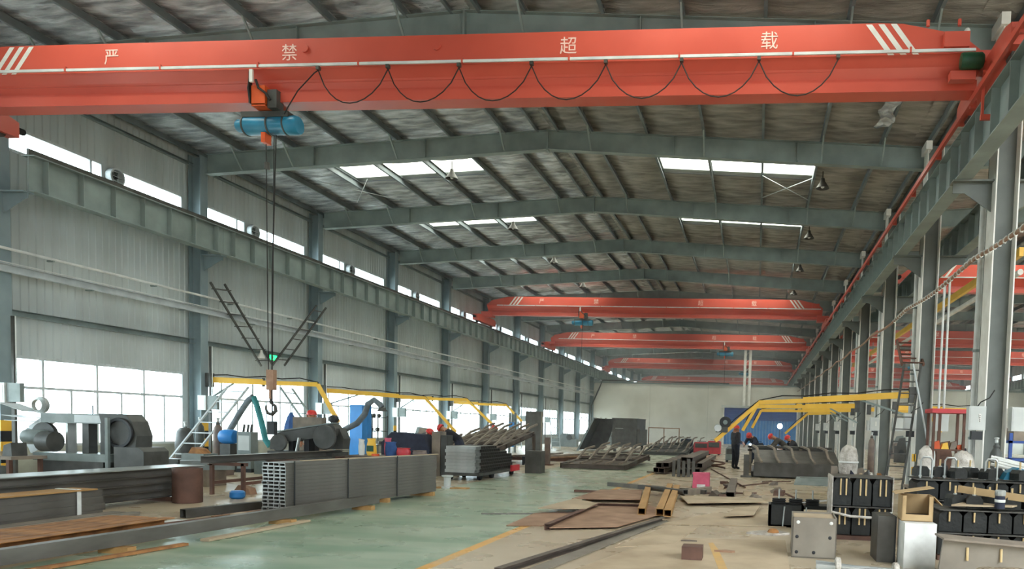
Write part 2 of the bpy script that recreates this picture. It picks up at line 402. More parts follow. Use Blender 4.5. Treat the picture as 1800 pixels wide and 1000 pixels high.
def cut_foil(y0, y1, d):
    key = (y0, y1, d)
    if key not in FH:
        b = MB(); ny = int((y1 - y0) * 8); rw = [rnd.uniform(-.03, .03) for _ in range(ny + 1)]; vs = [(i / 4, y0 + (y1 - y0) * j / ny, 0 if i in (0, 4) else -.04 + (rw[j] + rnd.uniform(-.014, .014) if 0 < j < ny else 0)) for j in range(ny + 1) for i in range(5)]
        b.add(vs, [(j * 5 + i, j * 5 + i + 1, (j + 1) * 5 + i + 1, (j + 1) * 5 + i) for j in range(ny) for i in range(4)], True)
        FH[key] = b.mesh('insulation_panel', 'foil_dusty' if d else 'foil_bright', False)
    return FH[key]
ce = holder('ceiling')
pz = [(-.035, -.2), (.035, -.2), (.035, -.17), (-.027, -.17), (-.027, -.0), (.035, -.0), (.035, .008), (-.035, .008)]
pur_me = {s: MB().prof([(x * s, z) for x, z in pz], (0, 0, 0), (0, 6, 0)).mesh('purlin', 'purlin_paint') for s in (1, -1)}
sky_me = MB().box(0, 1, 2.0, 3.4, -.01, 0).mesh('skylight_panel', 'skylight_sheet')
outer_me = MB().box(0, 1, 0, 6, .1, .12).mesh('roof_sheet', 'cladding')
outer_cut = MB().box(0, 1, 0, 2.0, .1, .12).box(0, 1, 3.4, 6, .1, .12).mesh('roof_sheet', 'cladding')
for hall in (0, 1):
    rx = RIDGE + DX2 * hall
    for k in range(K0 if hall == 0 else -2, K1):
        for s in (-1, 1):
            edges = [0] + PUR[1:-1] + [EAVE]
            for i in range(len(edges) - 1):
                a, b_ = sorted((rx + s * edges[i], rx + s * edges[i + 1])); za, zb = roofz(a, rx), roofz(b_, rx); L = b_ - a
                sky = i in (2, 3, 4) and k >= -1 if s == 1 else (i in (2, 3, 4) and k >= -1)
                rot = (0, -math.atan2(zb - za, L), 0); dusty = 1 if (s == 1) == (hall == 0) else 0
                def put(me, nm, zoff=0):
                    o = link(nm, me, ce, (a, Yk(k), za + zoff), rot); o.scale = (L, 1, 1)
                if sky:
                    put(cut_foil(0, 2.0, dusty), 'insulation_panel'); put(cut_foil(3.4, 6, dusty), 'insulation_panel'); put(sky_me, 'skylight_panel'); put(outer_cut, 'roof_sheet')
                else: put(FM[(rnd.randrange(4), dusty)], 'insulation_panel'); put(outer_me, 'roof_sheet')
            if k >= -1 and (hall == 0 or k >= 0):
                for p in PUR: x = rx + s * p; link('purlin', pur_me[1], ce, (x, Yk(k), roofz(x, rx)))

# brace rods and lamps under the roof, a loose strip of foil
for k in (1,):
    for x0, x1 in ((-.1, 1.45), (-14.6, -13.0)):
        for y0, y1 in ((2.3, 4.5), (4.5, 2.3)): MB().bar((x0, Yk(k) + y0 + .3, roofz(x0, RIDGE) - .25), (x1, Yk(k) + y1 + .3, roofz(x1, RIDGE) - .25), .018, .018).build('brace_rod', 'alu_frame', ce)
k = 0
for kk in range(1, 6):
    for x, dy in ((1.75, 2.6), (-9.95, 2.2)):
        t = thing('high_bay_lamp', 'bell-shaped lamp under the %s roof slope, %s from the front' % ('right' if x > -6 else 'left', ORD[kk - 1]), 'lamp', (x, Yk(kk) + dy, roofz(x, RIDGE) - .55), group='bell lamps under the roof')
        MB().lathe([(.06, .3), (.07, .22), (.2, .02), (.21, 0), (.19, 0), (.06, .18)], (0, 0, 0), 14).build('shade', 'dark_steel', t); MB().cyl((0, 0, .3), (0, 0, .56), .015, 6).build('hanger', 'cable_black', t); MB().ball((0, 0, .06), .06, 10, 6).build('bulb', 'white_plastic', t)
t = thing('loose_foil', 'loose shiny strip of foil hanging under the right roof slope', 'foil', (2.85, 17.7, 9.26)); b = MB(); vs = []
for j in range(13):
    for i in range(4): vs.append((-.18 + .12 * i + .07 * math.sin(j * .9), j * .15, -.02 + rnd.uniform(-.05, .05)))
b.add(vs, [(j * 4 + i, j * 4 + i + 1, (j + 1) * 4 + i + 1, (j + 1) * 4 + i) for j in range(12) for i in range(3)]); b.build('strip', 'foil_bright', t); MB().cyl((.05, .9, .0), (.05, .9, .5), .006, 5).build('wire', 'cable_black', t)

t = struct(MB().poly([(-.6, 10.0), (-.54, 10.05), (-.44, 9.5), (-.32, 8.6), (-.26, 8.1), (-.36, 8.1)], 'z', .0065, .008).build('trim_1', 'faded_yellow'))
# ================================================================== STEEL FRAMES
XLc, XRc = -16.74, 4.22
def left_column(k, lab, X=XLc, s=1, cat='column', grp='columns along the window wall'):
    """H column, wall side at X-.40*s; s=1 faces +x"""
    t = thing('steel_column', lab, cat, (X, Yk(k), 0), group=grp)
    MB().box(min(-.36 * s, -.02 * s), max(-.36 * s, -.02 * s), -.008, .008, 0, 9.2).build('web', 'steel_paint', t)
    for x in (0, -.36):
        x *= s; MB().box(x - .012, x + .012, -.15, .15, 0, 9.24).build('flange', 'steel_paint', t)
    MB().poly([(0, 5.85), (.55 * s, 6.17), (.62 * s, 6.17), (.62 * s, 6.31), (0, 6.31)], 'y', -.012, .012).box(min(0, .64 * s), max(0, .64 * s), -.12, .12, 6.29, 6.32).build('crane_bracket', 'steel_paint', t)
    MB().box(-.42, .06, -.2, .2, 0, .03).build('base_plate', 'girder_paint', t)
    if k <= 4:
        for i in range(5):
            z = .08 + i * .24
            MB().box(-.0, .016, -.155, .155, z, z + .24).build('hazard_band', 'yellow_paint' if i % 2 == 0 else 'black_paint', t)
    return t
for k in range(0, 16): left_column(k, 'grey steel column on the window wall, %s from the near end' % ORD[k])
def mid_column(k):
    t = thing('steel_column', 'pale grey steel column between the two halls, %s from the near end' % ORD[k + 1], 'column', (XRc, Yk(k) - .35, 0), group='columns between the two halls')
    MB().box(.01, .40, -.008, .008, 0, 9.2).build('web', 'column_shade', t)  # web shade is put into its darker colour
    MB().box(-.012, .012, -.24, .24, 0, 9.1).build('flange', 'white_paint', t)  # white stands in for window light falling on this face
    MB().box(-.02, .01, .242, .25, 0, 9.1).build('edge_strip', 'column_shade', t)
    MB().box(.39, .414, -.22, .22, 0, 9.1).build('flange', 'white_paint', t)
    MB().box(-.08, .08, -.3, .3, 9.02, 9.24).build('cap_plate', 'white_paint', t)
    for s, x in ((-1, 0), (1, .40)):
        MB().poly([(x, 5.75), (x + .5 * s, 6.1), (x + .72 * s, 6.1), (x + .72 * s, 6.31), (x, 6.31)], 'y', -.012, .012).box(min(x, x + .75 * s), max(x, x + .75 * s), -.14, .14, 6.29, 6.32).build('crane_bracket', 'column_shade', t)
    MB().box(-.15, .55, -.28, .28, 0, .03).build('base_plate', 'girder_paint', t)
for k in range(-1, 16): mid_column(k)
for k in range(2, 16): left_column(k, 'grey steel column on the far wall of the second hall, %s from the near end' % ORD[k - 2], X=25.8, s=-1, grp='columns on the far wall of the second hall')
# rafters
def rafter(k, hall, lab):
    rx = RIDGE + DX2 * hall; t = thing('roof_rafter', lab, 'rafter', (rx, Yk(k) - .05, 9.31), group='rafters of the near hall' if hall == 0 else 'rafters of the second hall')
    for s in (-1, 1):
        E = 10.4
        MB().poly([(0, 0), (s * E, -.63), (s * E, -.05), (0, .52)], 'y', -.008, .008).build('web', 'girder_paint', t)
        MB().prof([(-.11, -.008), (.11, -.008), (.11, .008), (-.11, .008)], (0, 0, 0), (s * E, 0, -.63)).build('flange', 'girder_paint', t)
        MB().prof([(-.11, -.008), (.11, -.008), (.11, .008), (-.11, .008)], (0, 0, .52), (s * E, 0, -.05)).build('flange', 'girder_paint', t)
        for d in (3.6, 7.0):
            MB().box(s * d - .01, s * d + .01, -.1, .1, -.055 * d, .5 - .055 * d).build('splice_plate', 'girder_paint', t)
        for d in (1.25, 4.45, 7.65, 9.25):   # fly braces from the bottom flange up to a purlin
            MB().bar((s * d, .05, -.06 * d + .02), (s * d - s * .0, .75, .6 - .053 * d), .04, .04).bar((s * d, -.05, -.06 * d + .02), (s * d, -.6, .55 - .053 * d), .04, .04).build('fly_brace', 'girder_paint', t)
    MB().box(-.02, .02, -.12, .12, -.04, .55).build('ridge_plate', 'girder_paint', t)
for k in range(0, 16): rafter(k, 0, 'grey steel roof rafter of the near hall, %s from the near end' % ORD[k])
for k in range(1, 16): rafter(k, 1, 'grey steel roof rafter of the second hall, %s from the near end' % ORD[k - 1])
# crane runway girders, one per bay
def girder_proto(dy=0):
    b = MB().ibeam((0, .01, 6.72), (0, 5.99, 6.72), .79, .3, .014, .022).mesh('beam', 'girder_paint')
    st = [MB().box(s * .075 - .07, s * .075 + .07, y - .007, y + .007, 6.355, 7.085).mesh('stiffener', 'girder_paint') for s in (-1, 1) for y in (0,)]
    rl = MB().box(-.03, .03, 0, 6, 7.115, 7.25).mesh('rail', 'dark_steel'); return b, st, rl
gb, gst, grl = girder_proto()
def runway(X, k, lab, grp, yo=0, red=False):
    t = thing('runway_girder', lab, 'girder', (X, Yk(k) + yo, 0), group=grp)
    link('beam', gb, t); link('rail', grl, t)
    for i in range(7):
        for me in gst: link('stiffener', me, t, (0, .35 + i * .88, 0))
    return t
for k in range(0, 16):
    runway(-16.12, k, 'grey crane runway girder along the window wall, %s span from the near end' % ORD[k], 'runway girders by the window wall')
for k in range(-1, 16):
    runway(3.66, k, 'grey crane runway girder in front of the middle columns, %s span from the near end' % ORD[k + 1], 'runway girders before the middle columns', -.35)
for k in range(0, 16):
    runway(5.2, k, 'grey crane runway girder behind the middle columns, %s span from the near end' % ORD[k], 'runway girders behind the middle columns', -.35)
for k in range(6, 16):
    runway(25.2, k, 'grey crane runway girder on the far wall, %s span from the near end' % ORD[k - 6], 'runway girders on the far wall')
t = thing('conductor_rail', 'red conductor rail running along the top of the middle runway girder', 'rail', (3.40, 8, 7.2))
MB().box(-.03, .03, 0, 97, -.05, .05).build('rail', 'crane_red', t)
for i in range(40): MB().box(.0, .10, i * 2.4 + .5, i * 2.4 + .56, -.09, .09).build('bracket', 'crane_red', t)
# ================================================================== OVERHEAD CRANES
def glyph(ch, size):
    cu = bpy.data.curves.new('letter', 'FONT'); cu.body = ch; cu.size = size; cu.extrude = .003; cu.align_x = 'CENTER'; cu.align_y = 'CENTER'; cu.resolution_u = 2
    o = bpy.data.objects.new('letter', cu); COL.objects.link(o); bpy.context.view_layer.update()
    me = bpy.data.meshes.new_from_object(o.evaluated_get(bpy.context.evaluated_depsgraph_get())); bpy.data.objects.remove(o); bpy.data.curves.remove(cu)
    me.name = 'letter'; me.materials.clear(); me.materials.append(M['letter_paint']); return me
GL = [glyph(c, .31) for c in '\u4e25\u7981\u8d85\u8f7d']
def crane(Y, zb, xl, xr, lab, grp, tx=(-12.1, -8.6, -3.47, -.02), hoist=None, hlab=None, fest=None, full=True):
    """single girder overhead crane; girder bottom at zb, rails at xl and xr"""
    t = thing('overhead_crane', lab, 'crane', (xl, Y, 7.25), group=grp)
    L = xr - xl; z0 = zb - 7.25; top = z0 + 1.08
    P = [(.19, .02), (.19, .19), (.08, .22), (.08, .28), (.16, .42), (.3, .56), (.3, 1.08)]      # half width, height
    secs = []
    for x, cut in ((.25, .62), (.55, .86), (1.5, 1.06), (1.9, 1.08), (L - 1.9, 1.08), (L - 1.5, 1.06), (L - .55, .86), (L - .25, .62)):
        secs.append([(x, -w_, z0 + min(h_, cut)) for w_, h_ in P] + [(x, w_, z0 + min(h_, cut)) for w_, h_ in reversed(P)])
    g = MB(); n = len(secs[0]); vs = [v for s in secs for v in s]
    g.add(vs, [(i * n + j, i * n + (j + 1) % n, (i + 1) * n + (j + 1) % n, (i + 1) * n + j) for i in range(len(secs) - 1) for j in range(n)] + [tuple(range(n)), tuple((len(secs) - 1) * n + j for j in range(n))])
    g.build('girder', 'crane_red', t)
    # end carriages on the rails
    for x, lx in ((0, .25), (L, L - .25)):
        a, b_ = sorted((x - (.1 if x == 0 else -.1), lx + (.3 if x == 0 else -.3)))
        e = MB().poly([(-1.5, .1), (1.5, .1), (1.5, .42), (1.2, .5), (-1.2, .5), (-1.5, .42)], 'x', x - .14, x + .14).build('end_carriage', 'crane_red', t)
        for y in (-1.15, 1.15): MB().cyl((x - .05, y, .16), (x + .05, y, .16), .16, 14).build('wheel', 'dark_steel', e)
        for y in (-1.62, 1.62): MB().cyl((x, y - .1, .3), (x, y + .1, .3), .07, 10).build('buffer', 'rubber', e)
        MB().box(a, b_, -.28, .28, .45, max(.5, z0 + .1) + .12).build('saddle', 'crane_red', t)
    # drive: box, motor, lamp at the right end
    MB().box(L - .85, L - .45, -.42, -.3, z0 + .62, z0 + .86).build('control_box', 'crane_red', t)
    if full:
        MB().lathe([(.02, 0), (.12, .01), (.13, .04), (.13, .32), (.1, .36), (.02, .37)], (L - .62, -.55, .32), 14, 'x').build('drive_motor', 'motor_green', t)
        MB().box(L - .24, L - .2, -.5, -.46, -.55, .2).build('collector_arm', 'crane_red', t)
        MB().box(L - .26, L + .02, -.56, -.5, -.6, -.52).build('collector_foot', 'crane_red', t)
        MB().box(L - .75, L - .35, -.5, -.35, .06, .2).build('motor_shelf', 'crane_red', t)
        MB().lathe([(.05, 0), (.05, .05), (.03, .08)], (L - .42, -.1, z0 + .98), 10).build('signal_lamp', 'white_paint', t)
        for x in (L - 1.1, L - .6): MB().cyl((x, -.31, z0 + 1.0), (x, -.31, z0 + 1.0 + .1), .03, 8).build('lifting_lug', 'crane_red', t)
    # white stripes painted near both ends and the lettering between them
    for e, s in ((2.0 - .45, 1), (L - 1.9 + .05, -1)):
        for i in range(3):
            x = e + i * .2 if s == 1 else e + i * .2 - .15
            zt, zl = z0 + 1.06, z0 + .56
            a = (x + .38, x) if s == 1 else (x - .1, x + .28)
            MB().add([(a[0], -.304, zt), (a[0] + .1, -.304, zt), (a[1] + .1, -.304, zl), (a[1], -.304, zl)], [(0, 1, 2, 3)]).build('stripe', 'white_paint', t)
    for me, x in zip(GL, tx): link('letter', me, t, (x - xl, -.304, z0 + .82), (PI / 2, 0, 0))
    # conduit rail with brackets in front of the girder
    zc = z0 + .56
    MB().bar((.9, -.42, zc), (L - .35, -.42, zc), .03, .045).build('conduit_rail', 'pipe_white', t)
    for i in range(int(L / 1.9)):
        x = 1.3 + i * 1.9; MB().bar((x, -.3, zc + .05), (x, -.43, zc + .03), .03, .03).bar((x, -.43, zc + .06), (x, -.43, zc - .03), .03, .03).build('rail_bracket', 'crane_red', t)
    if full:
        MB().bar((.8, -.135, z0 + .385), (L - 2.6, -.135, z0 + .385), .02, .012).build('weld_seam', 'crane_red', t)
        for x, z in ((L * .35 + .9, .9), (L * .52, .88)): MB().lathe([(.07, 0), (.07, .03), (.03, .04)], (x, -.335, z0 + z), 12, 'y').build('lamp_socket', 'crane_red', t)
    if hoist is not None: make_hoist(hoist, Y, zb, hlab, fest, full, t, xl)
    return t
def make_hoist(hx, Y, zb, lab, fest, full, cr, xl):
    h = thing('electric_hoist', lab, 'hoist', (hx, Y, zb), group='electric hoists under the cranes')
    b = MB().box(-.16, .1, -.34, -.2, -.08, .26).box(-.16, .1, .2, .34, -.08, .2).box(-.16, .1, -.34, .34, -.1, -.06)
    b.build('trolley', 'orange_paint', h)
    MB().cyl((-.1, -.26, .1), (-.1, -.15, .1), .07, 12).build('trolley_wheel', 'dark_steel', h); MB().cyl((.2, -.26, .06), (.2, -.15, .06), .07, 12).build('trolley_wheel', 'dark_steel', h)
    MB().box(.12, .3, -.3, -.1, -.12, .2).build('gear_case', 'dark_machine', h)
    MB().box(-.2, -.17, -.36, -.3, -.05, .5).build('cable_arm', 'cable_black', h)
    MB().box(-.13, -.07, -.44, -.4, .28, .5).build('tow_plate', 'white_paint', h)
    MB().tube([(-.16, -.38, .4), (-.2, -.37, .2), (-.19, -.34, 0)], .018, 6).build('lead', 'cable_black', h)
    MB().tube([(-.06, -.36, .35), (.0, -.37, .2), (.12, -.36, .12), (.2, -.33, .0)], .022, 6).build('lead', 'cable_black', h)
    MB().box(-.5, .42, -.16, .16, -.22, -.12).build('hanger', 'dark_machine', h)
    MB().lathe([(.02, -.66), (.1, -.66), (.12, -.62), (.12, -.5), (.165, -.49), (.165, .3), (.17, .31), (.17, .52), (.15, .56), (.05, .57)], (0, -.02, -.33), 20, 'x').build('drum', 'hoist_blue', h)
    for x in (-.5, -.02, .3): MB().lathe([(.165, 0), (.178, .005), (.178, .03), (.165, .035)], (x, -.02, -.33), 20, 'x').build('drum_band', 'dark_machine', h)
    MB().box(-.13, -.05, -.12, .06, -.66, -.48).build('rope_guide', 'orange_paint', h)
    if full:
        zend = 2.42 - zb
        for x in (-.1, .06): MB().tube([(x, -.02, -.5), (x * .5, -.02, zend)], .009, 5).build('wire_rope', 'cable_black', h)
        MB().cyl((-.08, -.02, -1.12), (-.08, -.02, -1.0), .05, 8).build('limit_weight', 'dark_steel', h)
        MB().tube([(.1, -.02, -.5), (.04, -.04, -3.0), (.03, -.04, 1.9 - zb)], .012, 5).build('pendant_cable', 'cable_black', h)
        hb = MB().box(-.07, .07, -.06, .05, zend - .38, zend).build('hook_block', 'copper_rope', h)
        MB().cyl((0, -.02, zend - .55), (0, -.02, zend - .38), .035, 8).build('shank', 'copper_rope', hb)
        zh = zend - .72
        MB().tube([(0, -.02, zh + .18), (0, -.02, zh + .1), (.09, -.02, zh + .04), (.1, -.02, zh - .05), (.03, -.02, zh - .12), (-.06, -.02, zh - .1), (-.1, -.02, zh - .02), (-.1, -.02, zh + .05)], [.03, .03, .03, .036, .036, .03, .02, .012], 8).build('hook', 'dark_steel', hb)
        MB().box(-.02, .12, -.1, 0, 1.2 - zb, 1.45 - zb).build('pendant_control', 'black_paint', h)
        MB().tube([(.05, -.05, 1.45 - zb), (.04, -.04, 1.9 - zb)], .015, 5).build('lead', 'cable_black', h)
    else:
        MB().tube([(-.05, -.02, -.5), (-.05, -.02, -2.6)], .01, 5).build('wire_rope', 'cable_black', h)
    if fest:
        z = .54
        for i, x in enumerate(fest):
            q = MB().box(x - .03, x + .03, -.45, -.38, z - .07, z - .01).build('cable_trolley', 'dark_steel', cr); q.location = (hx - xl, 0, zb - 7.25)
        pts = [(.5, -.36, -.28), (.62, -.4, -.2), (.8, -.42, .05)]
        cur = [(.45, -.3, -.24), (.6, -.4, -.14), (.78, -.41, .12), (fest[0] - .08, -.41, z - .12), (fest[0], -.41, z - .07)]
        for a, b_ in zip(fest, fest[1:]):
            c = MB(); n = 10; pp = []
            for j in range(n + 1):
                u = j / n; x = a + (b_ - a) * u; pp.append((x, -.41 - .1 * math.sin(PI * u), z - .08 - .62 * (1 - (2 * u - 1) ** 2) ** .8))
            q = c.tube(pp, .011, 5).build('festoon_cable', 'cable_black', cr); q.location = (hx - xl, 0, zb - 7.25)
        q = MB().tube(cur, .011, 5).build('festoon_cable', 'cable_black', cr); q.location = (hx - xl, 0, zb - 7.25)
g1, g2 = 'cranes of the near hall', 'cranes of the second hall'
crane(13.2, 7.25, -16.12, 3.66, 'nearest red overhead crane with white Chinese lettering spanning the near hall', g1, hoist=-9.15, hlab='blue electric hoist with orange trolley under the nearest red crane', fest=[1.17 + i * 1.3 for i in range(8)])
def scale_tx(d): return [x + d for x in (-12.6, -9.4, -3.4, -.4)]
crane(42.5, 7.8, -16.12, 3.66, 'red overhead crane second from the front in the near hall', g1, scale_tx(0), -10.2, 'blue electric hoist under the second red crane', None, False)
crane(56.0, 7.52, -16.12, 3.66, 'red overhead crane third from the front in the near hall', g1, scale_tx(0), -2.5, 'small electric hoist under the third red crane', None, False)
crane(78.0, 7.72, -16.12, 3.66, 'red overhead crane just beyond the white partition wall', g1, scale_tx(0), -1.4, 'small electric hoist beyond the white partition wall', None, False)
crane(101.0, 7.5, -16.12, 3.66, 'red overhead crane at the far end of the near hall', g1, scale_tx(0), None, None, None, False)
for i, (Y, zb, hx) in enumerate(((31.0, 7.25, 16.0), (52.0, 7.5, 15.6), (62.0, 7.3, 12.6), (80.0, 7.4, None), (96.0, 7.2, None))):
    crane(Y, zb, 5.2, 25.2, 'red overhead crane in the second hall, %s from the front' % ORD[i], g2, [x + 21.2 for x in (-12.6, -9.4, -3.4, -.4)], hx, 'dark hoist under the %s red crane of the second hall' % ORD[i] if hx else None, None, False)
# ================================================================== ALONG THE WINDOW WALL
def ladder(name, label, p0, p1, wdir, n, m='girder_paint', r=.025, group=None, tread=False, cat='ladder'):
    p0, p1, wd = Vector(p0), Vector(p1), Vector(wdir); t = thing(name, label, cat, p1 if p1.z < p0.z else p0, group=group); o = t.location
    for s in (0, 1): MB().bar(p0 + wd * s - o, p1 + wd * s - o, r * 1.6, r * 2.4, (0, 1, 0)).build('rail', m, t)
    for i in range(n):
        q = p0.lerp(p1, (i + .5) / n) - o
        if tread: MB().bar(q, q + wd, .2, .025).build('tread', m, t)
        else: MB().bar(q, q + wd, .035, .03).build('rung', m, t)
    return t
t = thing('wall_pipe', 'white pipe running along the window wall at mid height', 'pipe', (-16.6, 9, 5.07))
MB().tube([(0, 0, 0), (0, 66, 0)], .032, 8).build('pipe', 'pipe_white', t)
for i in range(22): MB().box(-.14, .02, 1 + i * 3, 1.05 + i * 3, -.06, -.02).build('clamp', 'girder_paint', t)
t = thing('cable_tray', 'flat grey cable tray below the white wall pipe', 'tray', (-16.6, 9, 4.55))
MB().chan((0, 0, .09), (0, 66, .09), .12, .17).build('tray', 'alu_frame', t)
MB().tube([(.02, 0, .21), (.02, 66, .21)], .014, 6).build('thin_pipe', 'pipe_white', t)
for i in range(22): MB().box(-.14, .06, 2 + i * 3, 2.05 + i * 3, -.03, 0).build('bracket', 'girder_paint', t)
# switch boxes and conduits on the wall columns
for k in range(0, 8):
    y = Yk(k)
    t = thing('switch_box', 'white switch box with grey cover on the %s wall column' % ORD[k], 'switch box', (-16.60, y - .22, 1.67), group='switch boxes on the wall columns')
    MB().box(-.14, .12, -.06, .06, 0, .44).build('case', 'box_grey', t)
    MB().box(.13, .46, -.02, .08, .02, .44).build('cover', 'grey_machine', t)
    MB().box(-.1, .08, -.066, -.06, .05, .39).build('door', 'white_paint', t)
    t = thing('conduit_post', 'dark conduit post beside the %s wall column' % ORD[k], 'conduit', (-16.52, y - .02, 0), group='conduit posts on the wall columns')
    MB().box(-.05, .03, -.03, .03, 0, 1.66).box(-.04, .02, -.02, .02, 1.66, 3.6).build('duct', 'dark_machine', t)
    MB().cyl((.06, 0, 2.12), (.06, 0, 3.6), .014, 6).build('riser', 'pipe_white', t)
# crossing access ladders on the wall, exit sign and lamp between them
ladder('access_ladder', 'dark ladder slanting down to the right on the wall above the exit sign', (-16.45, 20.9, 5.5), (-16.45, 23.2, 3.2), (.0, .6, .06), 7, 'dark_machine', tread=True)
ladder('access_ladder', 'dark ladder slanting up to the right from the exit sign', (-16.45, 26.3, 5.7), (-16.45, 23.8, 3.3), (.0, .62, .02), 6, 'dark_machine')
t = thing('exit_sign', 'small glowing green exit sign high on the wall', 'sign', (-16.95, 24.3, 3.5))
MB().box(-.03, .03, -.02, .42, -.02, .2).build('case', 'black_paint', t)
MB().box(.03, .034, 0, .4, 0, .18).build('face', 'exit_green', t)
b = MB(); b.ball((.038, .2, .145), .018, 8, 6); b.bar((.038, .2, .13), (.038, .17, .075), .012, .03); b.bar((.038, .17, .08), (.038, .22, .03), .01, .018); b.bar((.038, .17, .08), (.038, .12, .035), .01, .018); b.bar((.038, .2, .12), (.038, .25, .1), .01, .014)
b.build('running_figure', 'white_paint', t)
MB().bar((.038, .28, .09), (.038, .36, .09), .008, .02).build('arrow', 'white_paint', t)
t = thing('wall_lamp', 'small white shaded lamp left of the exit sign', 'lamp', (-16.8, 23.7, 3.5))
MB().lathe([(.03, .3), (.04, .2), (.12, .02), (.13, 0), (.11, 0), (.03, .16)], (0, 0, 0), 14).build('shade', 'white_paint', t)
MB().bar((-.3, 0, .28), (0, 0, .28), .03, .03).build('arm', 'girder_paint', t)
# exhaust fans between the clerestory panes
for k in range(0, 7):
    y = Yk(k) + (3.22 if k == 0 else 2.63)
    t = thing('exhaust_fan', 'round exhaust fan between the high windows of the %s bay' % ORD[k], 'fan', (-17.05, y, 7.7), group='exhaust fans between the high windows')
    MB().lathe([(.19, -.06), (.23, -.06), (.23, .1), (.19, .1), (.19, -.06)], (0, 0, 0), 20, 'x').build('housing', 'alu_frame', t)
    MB().lathe([(.03, -.02), (.05, 0), (.05, .06), (.02, .08)], (0, 0, 0), 10, 'x').build('hub', 'black_paint', t)
    for i in range(5):
        a = 2 * PI * i / 5; d = Vector((0, math.cos(a), math.sin(a))); e = Vector((.25, -math.sin(a), math.cos(a))).normalized()
        MB().prof([(-.05, -.004), (.05, -.004), (.06, .004), (-.04, .004)], d * .05, d * .18, e).build('blade', 'grey_machine', t)
    for z in (-.12, 0, .12): MB().box(.1, .108, -.2, .2, z - .006, z + .006).build('guard_bar', 'alu_frame', t)
# yellow jib arms for welding cables
def jib(label, pts, knee, grp, cable=True, feeder=False):
    """pts: base, tip, lower end in world coordinates"""
    B, T, E = [Vector(p) for p in pts]; t = thing('jib_arm', label, 'jib arm', B, group=grp); T -= B; E -= B
    s = 1 if T.x > 0 else -1; m = T * knee
    MB().bar((0, 0, 0), m, .1, .17).build('inner_arm', 'yellow_paint', t)
    MB().bar(m + Vector((0, 0, -.02)), T, .09, .13).build('outer_arm', 'yellow_paint', t)
    MB().bar(T, E, .08, .11).build('drop_arm', 'yellow_paint', t)
    MB().box(min(-.06 * s, .1 * s), max(-.06 * s, .1 * s), -.09, .09, -.22, .2).build('pivot', 'dark_machine', t)
    MB().cyl(m + Vector((0, 0, -.14)), m + Vector((0, 0, .12)), .045, 10).build('knuckle', 'dark_machine', t)
    MB().bar((-.02 * s, 0, -.6), m * .45 + Vector((0, 0, -.08)), .04, .05).build('brace', 'girder_paint', t)
    if cable:
        p = [Vector((0, 0, .14))] + [T * (i / 6) + Vector((0, 0, .12 + .05 * (i % 2))) for i in range(1, 6)] + [T + Vector((0, 0, .07)), (T + E) / 2 + Vector((-.05, 0, .1)), E + Vector((0, 0, .05))]
        MB().tube(p, .018, 6).build('welding_cable', 'cable_black', t)
    if feeder:
        d = (T - E).normalized()
        f = thing('wire_feeder', 'dark round wire feeder clamped to the lowered tip of the nearest right jib arm', 'wire feeder', B + E + d * .25 + Vector((0, 0, .13)))
        MB().box(-.16, .2, -.1, .1, -.03, .14).build('body', 'dark_machine', f)
        MB().lathe([(.05, -.08), (.17, -.08), (.18, -.05), (.18, .05), (.17, .08), (.05, .08)], (.12, 0, .28), 18, 'y').build('wire_spool', 'black_paint', f)
        MB().lathe([(.02, -.11), (.07, -.1), (.07, .1), (.02, .11)], (.12, 0, .28), 12, 'y').build('spool_hub', 'grey_machine', f)
        MB().lathe([(.04, -.1), (.11, -.1), (.12, 0), (.11, .1), (.04, .1)], (-.1, -.02, .1), 14, 'y').build('drive_unit', 'bright_steel', f)
gL, gR = 'yellow jib arms on the window side', 'yellow jib arms on the middle columns'
jib('yellow jib arm on the second wall column, nearest of the window side', [(-16.66, 21.1, 2.6), (-13.46, 21.6, 2.56), (-12.78, 21.6, 1.42)], .5, gL)
jib('yellow jib arm on the third wall column', [(-16.66, 27.1, 2.6), (-13.9, 30.0, 2.5), (-12.55, 30.0, 1.12)], .72, gL)
jib('yellow jib arm on the fourth wall column', [(-16.66, 33.1, 2.6), (-13.45, 33.4, 2.58), (-11.94, 33.4, 1.23)], .5, gL)
jib('yellow jib arm on the fifth wall column', [(-16.66, 39.1, 2.6), (-13.56, 39.2, 2.52), (-12.69, 39.2, 1.68)], .5, gL)
jib('large yellow jib arm reaching over the aisle from the second middle column', [(4.14, 20.6, 2.64), (.05, 23.2, 2.42), (-1.25, 22.6, 1.2)], .68, gR, feeder=True)
jib('yellow jib arm second in line on the middle columns', [(3.5, 26.7, 2.52), (-.03, 27.0, 2.42), (-.51, 27.0, 1.53)], .6, gR)
jib('yellow jib arm third in line on the middle columns', [(4.1, 32.7, 2.55), (.17, 33.0, 2.44), (-.21, 33.0, 1.66)], .55, gR)
jib('yellow jib arm fourth in line on the middle columns', [(4.1, 38.7, 2.6), (2.6, 39.0, 2.5), (1.47, 39.0, 1.44)], .5, gR)
jib('yellow jib arm reaching into the second hall from the third middle column', [(4.74, 26.65, 2.5), (8.2, 27.5, 2.5), (8.9, 27.5, 1.6)], .5, gR)
jib('yellow jib arm reaching into the second hall from the fourth middle column', [(4.74, 32.65, 2.6), (7.4, 33.5, 2.6), (8.0, 33.5, 1.7)], .5, gR)

